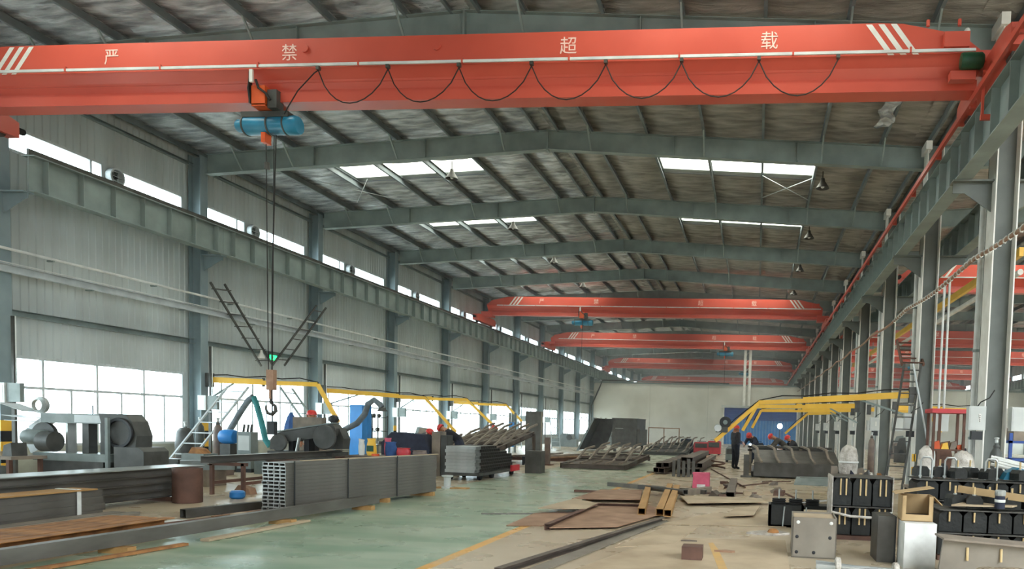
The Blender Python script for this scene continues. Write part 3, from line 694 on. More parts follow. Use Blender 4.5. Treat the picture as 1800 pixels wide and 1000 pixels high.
# ---- stacks of steel sections
def stack(name, label, cat, grp, proto, o, nx, nz, px, pz, rz=0, jit=0, zskew=0, holes=()):
    c, s = math.cos(rz), math.sin(rz); q = random.Random(label)
    for j in range(nz):
        for i in range(nx):
            if (i, j) in holes: continue
            lx = i * px + zskew * j + q.uniform(-jit, jit) * .1; ly = q.uniform(-jit, jit)
            ob = link(name, proto, None, (o[0] + lx * c - ly * s, o[1] + lx * s + ly * c, o[2] + j * pz), (0, 0, rz)); tag(ob, '%s, %s layer up, %s from the left' % (label, ORD[j], ORD[i]), cat, grp)
def dunnage(label, pts, lx, ly, h, m='wood', name='timber_block', rz=0):
    for i_, p in enumerate(pts):
        o = MB().box(-lx / 2, lx / 2, -ly / 2, ly / 2, 0, h).build(name, m); o.location = p; o.rotation_euler = (0, 0, rz); tag(o, '%s, %s from the near end' % (label, ORD[i_]), 'timber', label)
# big bundle of rectangular tubes beside the aisle
tb = MB().rtube((0, 0, 0), (0, 4.2, 0), .104, .056, .009).mesh('steel_tube', 'mill_steel')
def bright_ends(me, ax=1):
    me.materials.append(M['bright_steel'])
    for p in me.polygons:
        if abs(p.normal[ax]) > .9: p.material_index = 1
bright_ends(tb)
rzb = -.135
stack('steel_tube', 'grey tube in the tall bundle by the aisle', 'steel tube', 'tubes in the tall bundle beside the aisle', tb, (-7.56, 10.75, .11), 4, 13, .107, .058, rzb, .012, 0)
dunnage('short timber block under the tall tube bundle', [(-7.3, 11.3, 0), (-7.05, 13.2, 0), (-6.85, 14.7, 0)], .5, .1, .08)
t = thing('steel_strap', 'pale edge strip and dark straps on the tall tube bundle', 'strap', (-7.16, 10.8, .09)); t.rotation_euler = (0, 0, rzb)
MB().box(-.06, -.0, .25, 4.15, .762, .775).build('top_lip', 'tan_plate', t)
for y in (.05, 1.3, 2.7): MB().box(.006, .012, y, y + .025, .0, .77).build('strap', 'black_paint', t)
# long low beams at the aisle edge
def beam(name, label, cat, p0, p1, w_, h_, kind='rtube', m='mill_steel', grp=None):
    o = Vector(p0); b = MB(); e = Vector(p1) - o
    getattr(b, kind)((0, 0, 0), e, w_, h_); ob = b.build(name, m); ob.location = o; return tag(ob, label, cat, grp)
beam('steel_beam', 'long grey box beam lying along the edge of the green aisle', 'beam', (-7.08, 5.6, .15), (-6.62, 12.4, .15), .12, .15)
dunnage('short timber under the long aisle beam', [(-6.94, 7.4, 0), (-6.76, 10.0, 0), (-6.64, 12.0, 0)], .35, .12, .07)
beam('flat_bar', 'thin pale flat bar on the floor below the long aisle beam', 'flat bar', (-6.62, 8.3, .02), (-6.58, 10.3, .02), .12, .03, 'bar', 'tan_plate')
beam('flat_bar', 'brown strip on the floor in front of the long aisle beam', 'flat bar', (-6.9, 5.6, .02), (-6.62, 8.0, .02), .08, .03, 'bar', 'rust')
# left stacks
ib = MB().chan((0, 0, 0), (0, 6.6, 0), .1, .12, .008).mesh('steel_channel', 'mill_steel')
stack('steel_channel', 'dark channel in the stack before the bandsaw', 'channel', 'channels stacked before the bandsaw bench', ib, (-10.72, 6.2, .14), 5, 4, .108, .126, 0, .05)
cap = MB().box(-.3, .3, 0, 6.6, 0, .014).build('cover_strip', 'bright_steel'); cap.location = (-10.5, 6.2, .584); tag(cap, 'pale flat strip on top of the long dark channel stack', 'strip')
dunnage('dark timber under the long dark channel stack', [(-10.5, 7, 0), (-10.5, 10, 0), (-10.5, 12, 0)], .7, .1, .075, 'rust_dark')
rt = MB().rtube((0, 0, 0), (0, 4.4, 0), .1, .1, .006).mesh('steel_tube', 'mill_steel')
stack('steel_tube', 'square tube in the strapped left stack', 'steel tube', 'square tubes in the strapped left stack', rt, (-9.75, 5.5, .05), 3, 4, .102, .102, 0, .04)
o = MB().box(-.2, .2, 0, 4.3, 0, .02).build('board', 'wood'); o.location = (-9.64, 5.45, .41); tag(o, 'thin wooden board on top of the strapped grey stack', 'board')
t = thing('strap', 'white strap around the end of the strapped grey stack', 'strap', (-9.64, 9.45, 0)); MB().box(-.175, -.165, 0, .06, 0, .43).box(.165, .175, 0, .06, 0, .43).box(-.175, .175, 0, .06, .43, .44).build('band', 'white_plastic', t)
fl = MB().box(-.06, .06, 0, 5.2, 0, .035).mesh('flat_bar', 'olive_steel')
stack('flat_bar', 'flat bar in the low left pile', 'flat bar', 'flat bars in the low pile at the left', fl, (-9.2, 4.6, 0), 4, 3, .13, .037, 0, .12, .01)
ra = MB().chan((0, 0, 0), (0, 4.6, 0), .16, .1, .01).mesh('rusty_channel', 'rust')
stack('rusty_channel', 'rusty channel in the lower left pile', 'channel', 'rusty channels at the lower left', ra, (-8.35, 4.2, .05), 5, 2, .18, .1, -.02, .08)
o = MB().box(-.3, .3, -.25, .25, 0, .02).build('white_sheet', 'white_plastic'); o.location = (-8.0, 9.6, 0); tag(o, 'small white sheet on the floor behind the rusty pile', 'sheet')
t = thing('pipe_section', 'short upright rust-brown pipe section beside the channel stack', 'pipe', (-9.85, 11.95, 0))
b = MB(); b.lathe([(.225, 0), (.23, .005), (.23, .6), (.225, .605), (.2, .605), (.2, .02), (.2, 0)], (0, 0, 0), 28); b.build('shell', 'rust_dark', t)
MB().lathe([(.19, 0), (.195, .02)], (0, 0, .02), 24).build('floor_plate', 'rust_dark', t)
beam('steel_tube', 'single dark square tube on the floor left of the tall bundle', 'steel tube', (-8.4, 10.1, .07), (-8.0, 12.1, .07), .12, .13, 'rtube', 'dark_steel')
beam('flat_bar', 'thin dark rod on the floor left of the tall bundle', 'rod', (-8.15, 8.95, .02), (-7.75, 10.9, .02), .03, .04, 'bar', 'rust_dark')
beam('steel_angle', 'brown angle on the floor beside the thin dark rod', 'angle', (-7.85, 10.0, .04), (-7.65, 11.6, .04), .06, .06, 'chan', 'rust_plate')
o = MB().box(-.22, .22, -.12, .12, 0, .1).build('concrete_block', 'tan_plate'); o.location = (-7.42, 10.2, 0); tag(o, 'pale block in front of the tall tube bundle end', 'block')
# feed rack with the channel for the second saw
t = thing('feed_rack', 'brown feed rack of welded angle behind the tall tube bundle', 'rack', (-10.1, 13.0, 0))
for y in (.3, 2.0, 3.8):
    for x in (-.35, .3): MB().box(x - .03, x + .03, y - .03, y + .03, 0, .62).build('leg', 'rust_dark', t)
    MB().box(-.42, .38, y - .03, y + .03, .57, .63).build('cross_beam', 'rust_dark', t)
for x in (-.35, .3): MB().box(x - .02, x + .02, .3, 3.8, .2, .26).build('side_rail', 'rust_dark', t)
beam('steel_channel', 'dark channel lying on the brown feed rack', 'channel', (-10.2, 12.8, .7), (-10.05, 17.3, .7), .18, .14, 'chan', 'mill_steel')
o = MB().lathe([(.1, 0), (.13, .03), (.13, .12), (.1, .15)], (0, 0, 0), 14).build('blue_bucket', 'blue_paint'); o.location = (-9.55, 12.8, 0); tag(o, 'small blue bucket under the brown feed rack', 'bucket')
for i, (x, y, s_) in enumerate(((-10.0, 13.6, .2), (-9.9, 14.6, .16), (-10.3, 15.4, .22), (-9.8, 15.9, .15), (-9.6, 14.0, .12))):
    o = MB().poly([(-s_, 0), (s_, 0), (s_ * .8, s_ * .6), (-s_ * .3, s_ * .9)], 'y', -s_ * .5, s_ * .5).build('offcut', ('rust_plate', 'mill_steel_brown')[i % 2]); o.location = (x, y, 0); o.rotation_euler = (0, 0, i); tag(o, 'steel offcut under the brown feed rack, %s of the offcuts from the near end' % ORD[i], 'offcut', 'offcuts under the feed rack')

# ---- bandsaws
s1 = thing('bandsaw', 'large grey horizontal bandsaw before the first window', 'bandsaw', (-13.28, 13.5, 0))
MB().box(-.87, .62, -.15, .15, 1.29, 1.48).build('bow_beam', 'grey_machine', s1)
MB().box(-.12, .5, -.17, -.15, 1.31, 1.46).build('cover_plate', 'alu_frame', s1)
MB().poly([(.44, 1.5), (1.0, 1.5), (1.14, 1.36), (1.24, 1.08), (1.22, .85), (1.0, .78), (.88, .82), (.7, 1.0), (.52, 1.2)], 'y', -.2, .2).build('wheel_cover', 'dark_machine', s1)
MB().lathe([(.24, 0), (.29, 0), (.3, .02), (.29, .05), (.24, .06), (.24, 0)], (.9, -.26, 1.13), 24, 'y').build('band_wheel', 'black_paint', s1)
MB().prof([(-.05, -.1), (.05, -.1), (.05, .1), (-.05, .1)], (-.8, 0, 1.38), (-1.2, 0, 1.12)).prof([(-.05, -.1), (.05, -.1), (.05, .1), (-.05, .1)], (-1.2, 0, 1.14), (-1.26, 0, .98)).prof([(-.05, -.1), (.05, -.1), (.05, .1), (-.05, .1)], (-1.26, 0, 1.0), (-1.12, 0, .7)).build('wheel_guard', 'alu_frame', s1)
MB().lathe([(.03, 0), (.27, 0), (.28, .03), (.27, .08), (.03, .1)], (-.88, -.1, 1.02), 24, 'y').build('band_wheel', 'dark_machine', s1)
MB().lathe([(.05, 0), (.14, .01), (.15, .05), (.15, .4), (.12, .44), (.04, .45)], (-1.1, -.25, 1.0), 18, 'x').build('motor', 'grey_machine', s1)
MB().lathe([(.1, 0), (.2, .01), (.2, .28), (.1, .3)], (-.7, -.28, .92), 18, 'x').build('gearbox', 'dark_machine', s1)
for x, w_ in ((-.36, .05), (.05, .14), (.42, .1)): MB().box(x - w_ / 2, x + w_ / 2, -.1, .1, .68, 1.3).build('guide_column', 'dark_machine' if w_ > .06 else 'bright_steel', s1)
MB().box(-.9, .75, -.3, .35, .55, .7).build('vice_table', 'grey_machine', s1)
MB().box(-.7, .6, -.28, .3, 0, .55).build('base', 'dark_machine', s1)
MB().poly([(.87, .33), (1.5, .33), (1.5, .78), (1.4, .86), (.87, .86)], 'y', -.32, .3).build('hydraulic_tank', 'dark_machine', s1)
MB().box(.9, 1.45, -.3, .28, 0, .33).build('tank_stand', 'dark_machine', s1)
MB().box(.7, .76, -.34, -.28, .1, 1.42).build('switch_post', 'grey_machine', s1)
MB().cyl((.12, 0, 1.48), (.12, 0, 1.66), .012, 6).build('aerial_rod', 'dark_machine', s1)
t = thing('strip_coil', 'shiny coil of steel strip on top of the large bandsaw', 'coil', (-14.3, 13.45, 1.48))
for i in range(5): MB().lathe([(.11 + i * .012, -.04 + i * .01), (.118 + i * .012, -.04 + i * .01), (.118 + i * .012, .04 + i * .01), (.11 + i * .012, .04 + i * .01), (.11 + i * .012, -.04 + i * .01)], (0, 0, .15), 20, 'y').build('turn', 'bright_steel', t)
t = thing('sheet_offcuts', 'bent shiny sheet offcuts beside the coil on the bandsaw', 'sheet metal', (-14.5, 13.4, 1.25))
for i, (x, z, a) in enumerate(((-.15, .25, .5), (-.1, .12, .15), (-.05, .05, .05))): MB().prof([(-.2, -.004), (.2, -.004), (.2, .004), (-.2, .004)], (x - .25, 0, z + a * .3), (x + .25, 0, z)).build('sheet', 'alu_frame', t)
t = thing('white_cabinet', 'white open box with two compartments under the bandsaw bow', 'box', (-13.2, 14.2, 0))
for x in (-.22, .0, .2): MB().box(x - .02, x + .02, -.15, .15, .6, .9).build('divider', 'white_paint', t)
MB().box(-.24, .22, -.15, .15, .88, .93).build('lid', 'white_paint', t); MB().box(-.24, .22, -.15, .15, 0, .62).build('base', 'box_grey', t); MB().box(-.2, .2, .13, .15, .62, .88).build('back', 'black_paint', t)
o = MB().lathe([(.12, 0), (.13, .02), (.13, .8), (.12, .95), (.05, 1.0)], (0, 0, 0), 16).build('blue_drum', 'blue_paint'); o.location = (-12.75, 14.0, 0); tag(o, 'slim blue drum right of the white open box', 'drum')
# bench left of the saw
t = thing('workbench', 'cluttered steel workbench at the left edge before the bandsaw', 'workbench', (-14.7, 12.6, 0))
MB().box(-1.2, 1.1, -.35, .35, .6, .66).build('top', 'brown_pale', t)
for x in (-1.1, -.35, .35, 1.0):
    for y in (-.3, .3): MB().box(x - .03, x + .03, y - .03, y + .03, 0, .6).build('leg', 'rust_dark', t)
MB().box(-1.1, 1.0, -.3, .3, .15, .18).build('shelf', 'rust_dark', t)
for i, (x, w_, h_, m) in enumerate(((-.9, .3, .12, 'brown_pale'), (-.4, .4, .1, 'tan_plate'), (.05, .25, .2, 'grey_machine'), (.5, .45, .08, 'tan_plate'), (.85, .2, .25, 'dark_machine'))):
    o = MB().poly([(-w_ / 2, 0), (w_ / 2, 0), (w_ / 2 * .8, h_), (-w_ / 2 * .7, h_ * .8)], 'y', -.15, .15).build('machine_part', m); o.location = (-14.7 + x, 12.55, .66)
    tag(o, ['pale cast part at the left end of the workbench', 'flat tan casting on the workbench', 'small grey machine part on the workbench', 'wide tan casting at the right of the workbench', 'dark upright part at the right end of the workbench'][i], 'machine part')
for i, (x, w_, h_, m) in enumerate(((-.75, .3, .3, 'white_paint'), (-.1, .25, .33, 'tan_plate'), (.45, .35, .28, 'grey_machine'))):
    o = MB().box(-w_ / 2, w_ / 2, -.15, .15, 0, h_).box(-w_ / 2 + .04, w_ / 2 - .04, -.16, -.15, .04, h_ - .04).build('tool_box', m); o.location = (-14.7 + x, 12.5, .18)
    tag(o, ['white box on the shelf under the workbench', 'tan box on the shelf under the workbench', 'grey box on the shelf under the workbench'][i], 'box')
o = MB().lathe([(.13, 0), (.14, .05), (.14, .28), (.1, .42), (.07, .46), (.02, .47)], (0, 0, 0), 16).build('steel_bottle', 'cyl_brown'); o.location = (-14.95, 12.9, .66); tag(o, 'brown bottle-shaped vessel standing on the workbench', 'vessel')
# second saw, bow raised
s2 = thing('bandsaw', 'dark bandsaw with raised bow behind the tall tube bundle', 'bandsaw', (-10.9, 17.0, 0))
MB().poly([(-.82, .74), (-.8, 1.0), (-.62, 1.16), (.78, 1.4), (.86, 1.3), (.84, 1.12), (-.5, .92), (-.62, .86), (-.66, .74)], 'y', -.16, .16).build('saw_bow', 'dark_machine', s2)
MB().poly([(-.62, 1.17), (.78, 1.41), (.78, 1.44), (-.62, 1.2)], 'y', -.18, .18).build('bow_top_plate', 'grey_machine', s2)
MB().lathe([(.04, 0), (.28, 0), (.3, .03), (.28, .06), (.04, .08)], (.62, -.24, 1.08), 24, 'y').build('band_wheel', 'dark_machine', s2)
MB().lathe([(.04, 0), (.2, 0), (.22, .03), (.2, .06), (.04, .08)], (-.55, -.24, .92), 24, 'y').build('band_wheel', 'dark_machine', s2)
MB().poly([(.4, .78), (.95, .8), (.98, 1.05), (.86, 1.3), (.5, 1.2)], 'y', .0, .3).build('wheel_cover', 'dark_machine', s2)
MB().box(-.75, .9, -.35, .35, .5, .72).build('table', 'dark_machine', s2); MB().box(-.6, .7, -.3, .3, 0, .5).build('base', 'dark_machine', s2)
for x in (-.3, .1): MB().box(x - .06, x + .06, -.12, .12, .7, 1.1).build('vice_jaw', 'black_paint', s2)
MB().cyl((-.1, -.2, .72), (-.02, -.22, 1.05), .035, 8).build('clamp_lever', 'bright_steel', s2)
MB().lathe([(.03, -.1), (.09, -.08), (.1, 0), (.09, .08), (.03, .1)], (.72, 0, 1.52), 14, 'y').build('tension_wheel', 'black_paint', s2)
MB().box(-.4, .35, .1, .3, 1.25, 1.55).build('motor_case', 'brown_pale', s2)
# rolling platform ladders behind the saws
gl = 'rolling ladders under the first yellow jib'
ladder('rolling_ladder', 'tall grey ladder leaning left under the first yellow jib', (-14.9, 19.6, 2.35), (-16.1, 18.6, .0), (.62, .0, 0), 8, 'alu_frame')
ladder('rolling_ladder', 'tall grey ladder leaning right under the first yellow jib', (-14.0, 20.6, 2.4), (-12.2, 20.6, .0), (.0, .55, .0), 8, 'girder_paint')
t = thing('exhaust_hose', 'grey and teal fume hose hanging in an upside-down V below the jib', 'hose', (-15.35, 21.28, .62))
MB().tube([(-.95, 0, .1), (-.75, 0, .5), (-.4, 0, 1.05), (-.15, 0, 1.4), (0, 0, 1.5)], .09, 10).build('grey_leg', 'grey_hose', t)
MB().tube([(0, 0, 1.5), (.1, 0, 1.3), (.25, 0, .8), (.4, 0, .2), (.55, 0, 0)], .085, 10).build('teal_leg', 'teal_hose', t)
MB().cyl((0, 0, 1.5), (0, 0, 1.95), .008, 5).build('cord', 'cable_black', t)
t = thing('hanging_cloth', 'blue work cloth hanging near the second saw', 'cloth', (-14.25, 21.48, .93))
b = MB(); n = 12; rings = []
for j, (z, r) in enumerate(((.75, .03), (.6, .1), (.35, .16), (.1, .2), (0, .17))):
    rings += [(r * math.cos(2 * PI * i / n) * (1 + .25 * (i % 2)), r * .6 * math.sin(2 * PI * i / n) * (1 + .25 * (i % 2)), z - (.06 if i % 3 == 0 and j > 2 else 0)) for i in range(n)]
b.add(rings, [(j * n + i, j * n + (i + 1) % n, (j + 1) * n + (i + 1) % n, (j + 1) * n + i) for j in range(4) for i in range(n)], True); b.build('folds', 'cloth_blue', t)
MB().cyl((0, 0, .72), (0, 0, 1.6), .008, 5).build('cord', 'cable_black', t)
# gas cylinders and small machines by the wall
def gas(label, x, y, m, h=1.35, r=.115, grp='gas cylinders', z=0):
    t = thing('gas_cylinder', label, 'gas cylinder', (x, y, z), group=grp)
    MB().lathe([(r * .9, 0), (r, .02), (r, h * .8), (r * .85, h * .88), (r * .4, h * .94), (r * .3, h * .97), (r * .3, h)], (0, 0, 0), 18).build('shell', m, t)
    MB().lathe([(.02, 0), (.03, .01), (.03, .07), (.045, .08), (.045, .1), (.01, .11)], (0, 0, h), 10).build('valve', 'bright_steel', t)
    MB().lathe([(r * .42, h * .94), (r * .44, h * .95), (r * .44, h * .97), (r * .4, h * .975)], (0, 0, 0), 14).build('neck_ring', 'dark_machine', t)
gas('dark gas cylinder standing at the second wall column', -16.25, 20.2, 'cyl_dark', grp='gas cylinders by the window wall')
gas('pale gas cylinder beside the dark one at the second wall column', -16.55, 20.0, 'box_grey', 1.2, grp='gas cylinders by the window wall')
gas('brown gas cylinder standing before the leaning grey ladder', -14.75, 19.0, 'cyl_brown', grp='gas cylinders by the window wall')
gas('olive gas cylinder next to the blue tank', -15.0, 19.3, 'olive_steel', 1.0, grp='gas cylinders by the window wall')
t = thing('blue_tank', 'round bright blue tank between the gas cylinders', 'tank', (-14.35, 18.9, 0))
MB().lathe([(.03, -.2), (.17, -.2), (.2, -.12), (.2, .12), (.17, .2), (.03, .2)], (0, 0, .95), 20, 'x').build('drum', 'blue_paint', t); MB().box(-.15, .15, -.15, .15, 0, .76).build('stand', 'dark_machine', t)
t = thing('wire_feed_cabinet', 'grey box with cables right of the blue tank', 'cabinet', (-13.8, 18.9, 0)); MB().box(-.2, .2, -.15, .15, .1, 1.1).build('case', 'grey_machine', t)
for x in (-.12, 0, .1): MB().cyl((x, 0, 1.1), (x + .03, 0, 1.3), .03, 8).build('connector', 'dark_machine', t)
MB().box(-.16, .16, -.155, -.15, .6, 1.0).build('panel', 'box_grey', t); MB().box(-.22, .22, -.17, .17, 0, .1).build('foot_frame', 'black_paint', t)
t = thing('pump_unit', 'dark motor unit at the foot of the second wall column', 'motor', (-15.9, 19.2, 0)); MB().lathe([(.1, 0), (.22, .02), (.24, .4), (.2, .75), (.12, .85)], (0, 0, .3), 16).build('housing', 'dark_machine', t); MB().box(-.25, .25, -.2, .2, 0, .32).build('base', 'rust_dark', t)
for i, (x, y, w_, h_, m, lb) in enumerate(((-13.0, 18.6, .5, .55, 'grey_machine', 'grey crate behind the second saw, near the teal hose'), (-15.5, 17.6, .6, .5, 'box_grey', 'pale box by the window below the gas cylinders'), (-14.6, 17.3, .5, .4, 'dark_machine', 'dark box in front of the gas cylinders'), (-13.6, 17.6, .45, .42, 'cyl_brown', 'brown box in front of the blue tank'), (-12.2, 19.4, .5, .8, 'brown_pale', 'brown tall box behind the second saw'))):
    o = MB().box(-w_ / 2, w_ / 2, -.2, .2, 0, h_).box(-w_ / 2 + .03, w_ / 2 - .03, -.21, -.2, h_ * .2, h_ * .8).build('equipment_box', m); o.location = (x, y, 0); tag(o, lb, 'box')
# grey box and channel on the floor right of the saw tank
beam('steel_channel', 'short grey channel behind the long dark channel stack', 'channel', (-12.2, 14.6, .45), (-11.4, 15.2, .45), .3, .2, 'rtube', 'grey_machine')
o = MB().box(-.3, .3, -.3, .3, 0, .35).build('crate', 'brown_pale'); o.location = (-11.9, 14.9, 0); tag(o, 'pale crate under the short grey channel', 'crate')
o = MB().poly([(-.2, 0), (.2, 0), (.08, .12), (-.1, .16)], 'y', -.15, .15).build('cloth_heap', 'rust'); o.location = (-14.0, 17.4, .55); tag(o, 'heap of brown cloth below the window sill', 'cloth')
o = MB().box(-.3, .3, -.25, .25, 0, .55).build('cabinet_stand', 'grey_machine'); o.location = (-14.0, 17.4, 0); tag(o, 'grey stand carrying the brown cloth', 'stand')
# blue locker, shelf and fume arm near the third window
t = thing('locker', 'bright blue tall locker by the third window', 'locker', (-15.3, 27.4, 0)); MB().box(-.25, .25, -.35, .35, 0, 2.08).build('body', 'blue_paint', t); MB().box(.25, .26, -.33, .0, .1, 2.0).build('door', 'blue_paint', t); MB().box(.25, .26, .02, .33, .1, 2.0).build('door', 'blue_paint', t)
t = thing('open_shelf', 'open steel shelf with parts right of the blue locker', 'shelf', (-15.3, 28.5, 0))
for y in (-.6, .6):
    for x in (-.2, .2): MB().box(x - .02, x + .02, y - .02, y + .02, 0, 1.7).build('upright', 'dark_machine', t)
for z in (.5, 1.05, 1.6): MB().box(-.22, .22, -.62, .62, z, z + .03).build('shelf_board', 'dark_machine', t)
for i, (y, z) in enumerate(((-.4, 1.63), (-.1, 1.63), (.3, 1.63), (-.3, 1.08), (.2, 1.08), (.4, .53))):
    o = MB().lathe([(.05, 0), (.09, .03), (.08, .12), (.03, .14)], (0, 0, 0), 8).build('machine_part', 'dark_steel'); o.location = (-15.3, 28.5 + y, z); tag(o, 'small dark part on the open steel shelf, %s counting down from the top board' % ORD[i], 'part', 'parts on the open steel shelf')
t = thing('fume_arm', 'grey fume extraction arm curving up before the blue locker', 'extraction arm', (-12.6, 22.0, 0))
MB().tube([(-.6, 0, 1.0), (-.2, 0, 1.2), (.2, 0, 1.4), (.45, 0, 1.7), (.55, 0, 2.0), (.75, 0, 2.15), (.95, 0, 2.0), (1.0, 0, 1.92)], .09, 10).build('hose', 'grey_hose', t)
MB().lathe([(.08, 0), (.16, -.12)], (1.02, 0, 1.92), 12).build('hood', 'dark_machine', t); MB().box(-.8, -.4, -.2, .2, 0, 1.05).build('filter_unit', 'brown_pale', t)
# bench behind the bundle with bags and cloths
t = thing('workbench', 'low steel bench behind the tall tube bundle carrying bags and cloths', 'workbench', (-8.75, 17.0, 0))
MB().box(-.9, 1.0, -.4, .4, .62, .68).build('top', 'mill_steel_brown', t)
for x in (-.8, .9):
    for y in (-.34, .34): MB().box(x - .03, x + .03, y - .03, y + .03, 0, .62).build('leg', 'rust_dark', t)
def bag(label, x, y, z, w_, h_, m, m2=None, cat='bag'):
    t = thing('bag', label, cat, (x, y, z))
    n = 10; rings = []; q = random.Random(label)
    P = [(.8, 0), (1, .15), (1, .6), (.85, .85), (.95, 1.0)]
    for (r, h) in P: rings += [(w_ / 2 * r * math.cos(2 * PI * i / n) * q.uniform(.85, 1.1), w_ * .28 * r * math.sin(2 * PI * i / n), h_ * h * q.uniform(.95, 1.05)) for i in range(n)]
    b = MB(); b.add(rings, [(j * n + i, j * n + (i + 1) % n, (j + 1) * n + (i + 1) % n, (j + 1) * n + i) for j in range(len(P) - 1) for i in range(n)] + [tuple(range(n)), tuple((len(P) - 1) * n + i for i in range(n))], True); b.build('body', m, t)
    if m2: MB().box(-w_ * .35, w_ * .35, -w_ * .31, -w_ * .29, h_ * .25, h_ * .6).build('print', m2, t)
bag('white plastic bag on the low bench', -9.35, 16.8, .68, .16, .38, 'white_plastic'); bag('yellow and green snack bag on the low bench', -9.1, 16.8, .68, .24, .4, 'yellow_paint', 'motor_green')
bag('pink cloth bundle on the low bench', -8.85, 17.1, .68, .2, .42, 'pink_plastic', cat='cloth'); bag('blue cloth bundle on the low bench', -8.7, 16.95, .68, .3, .34, 'cloth_blue', cat='cloth'); bag('red cloth bundle on the low bench', -8.35, 16.9, .68, .36, .2, 'red_plastic', cat='cloth'); bag('dark rag heap on the right of the low bench', -7.95, 16.9, .68, .36, .16, 'cyl_brown', cat='cloth')
t = thing('tape_roll', 'orange tape roll on the tall tube bundle', 'tape', (-8.95, 16.7, .68)); MB().lathe([(.05, 0), (.09, 0), (.09, .05), (.05, .05), (.05, 0)], (0, -.0, 0), 16).build('roll', 'orange_paint', t)
t = thing('covered_machine', 'big dark machine body behind the low bench', 'machine', (-9.9, 20.4, 0)); MB().poly([(-.7, 0), (.7, 0), (.72, .7), (.5, 1.15), (-.4, 1.2), (-.7, .9)], 'y', -.3, .3).build('casing', 'cloth_navy', t); MB().box(.75, 1.0, -.2, .2, 0, 1.25).build('column', 'brown_pale', t); MB().box(1.02, 1.2, -.2, .2, 0, 1.15).build('column', 'dark_machine', t)
# ================================================================== MIDDLE OF THE HALL
def bent_frame(label, loc, rz, W, L, n, rows, z1, m='mill_steel_brown', grp='welded frames with bent bars', legs=0.0, flip=1, tilt=0.0):
    """low welded frame carrying rows of bent bars that rise away from the viewer"""
    t = thing('welded_frame', label, 'welded frame', loc, rz, grp); t.rotation_euler = (tilt, 0, rz)
    if tilt:
        for x in (0, W): MB().box(x - .05, x + .05, L - .1, L, .1 - L * tilt, legs + .1).build('prop', m, t)
    for y in [L * i / rows for i in range(rows + 1)]: MB().chan((0, y, legs + .1), (W, y, legs + .1), .1, .16).build('cross_beam', m, t)
    for x in (0, W): MB().chan((x, 0, legs + .1), (x, L, legs + .1), .08, .18).build('side_beam', m, t)
    for r in range(rows):
        y0 = L * r / rows; d = L / rows
        for i in range(n):
            x = W * (i + .5) / n
            P = [(x, y0 + .02, legs + .2), (x + .1 * flip, y0 + d * .3, legs + .24), (x + .22 * flip, y0 + d * .62, legs + z1), (x + .34 * flip, y0 + d * .95, legs + z1 + .06)]
            b = MB()
            for a, c in zip(P, P[1:]): b.bar(a, c, .06, .07)
            b.build('bent_bar', 'brown_pale', t)
    for r in range(rows): MB().box(.05, W - .05, L * r / rows + .15, L * (r + 1) / rows - .15, legs + .1, legs + .12).build('inner_sheet', m, t)
    for i in range(3): MB().bar((.1, L * (i + .3) / 3, legs + .24), (W - .1, L * (i + .6) / 3, legs + .34), .05, .05).build('loose_bar', m, t)
    if legs:
        for x in (0, W):
            for y in (0, L): MB().box(x - .05, x + .05, y - .05, y + .05, 0, legs + .05).build('leg', m, t)
    return t
bent_frame('low brown welded frame with bent bars at the left edge of the aisle', (-6.9, 25.9, 0), .0, 2.3, 6.0, 5, 2, .6, tilt=.03)
bent_frame('raised welded frame with bent bars behind the cart of short tubes', (-11.0, 24.2, .0), .0, 2.1, 5.0, 6, 3, .42, legs=.42, tilt=.13)
bent_frame('dark welded frame with bent bars in front of the white partition', (-6.3, 41.5, 0), .0, 2.4, 5.0, 5, 2, .55, m='dark_steel', tilt=.08)
bent_frame('second dark welded frame stacked behind the first at the partition', (-6.1, 47.5, 0), .0, 2.4, 4.0, 5, 1, .9, m='dark_steel')
WF = bent_frame('wide dark welded frame with posts on the right of the standing worker', (-.1, 24.8, 0), .0, 2.7, 4.2, 4, 2, .75, m='dark_steel', flip=-1)
def merge(t, w):
    for ch in list(t.children): ch.parent = w; ch.location = Vector(ch.location) + t.location - w.location
    bpy.data.objects.remove(t)
t = thing('dump_body', 'dark folded steel panel filling the wide welded frame', 'panel', (-.05, 24.7, 0))
MB().box(0, 2.8, -.12, -.04, .05, .5).build('front_skirt', 'dark_steel', t); MB().prof([(-1.4, -.01), (1.4, -.01), (1.4, .01), (-1.4, .01)], (1.4, -.05, .5), (1.4, 1.9, .86)).build('sloped_sheet', 'dark_steel', t)
for i in range(5):
    x = .25 + i * .58; b = MB()
    for p0, p1 in zip([(x, -.1, .52), (x - .1, .5, .66), (x - .16, .9, .95), (x - .3, 1.7, 1.02)], [(x - .1, .5, .66), (x - .16, .9, .95), (x - .3, 1.7, 1.02), (x - .35, 2.0, 1.02)]): b.bar(p0, p1, .07, .06)
    b.build('bent_rib', 'brown_pale', t)
merge(t, WF)
t = thing('frame_top', 'upper welded frame lying on the posts behind the standing worker', 'welded frame', (-.2, 27.0, 0))
for x in (0, .9, 1.8, 2.7): MB().box(x - .05, x + .05, -.05, .05, 0, .98).build('post', 'brown_pale', t)
for z in (.84, .97): MB().box(-.1, 2.9, -.05, .05, z - .04, z + .04).build('rail', 'dark_steel', t)
MB().box(.1, .9, .1, 1.2, .86, 1.0).build('cross_tray', 'dark_steel', t); MB().box(1.3, 2.6, .1, 1.2, .86, 1.0).build('cross_tray', 'dark_steel', t)
merge(t, WF)
t = thing('support_post', 'thick dark trestle post at the left end of the wide welded frame', 'trestle', (-.3, 24.6, 0)); MB().box(-.09, .09, -.09, .09, 0, .75).build('post', 'dark_steel', t); MB().box(-.18, .18, -.14, .14, 0, .06).build('foot', 'dark_steel', t)
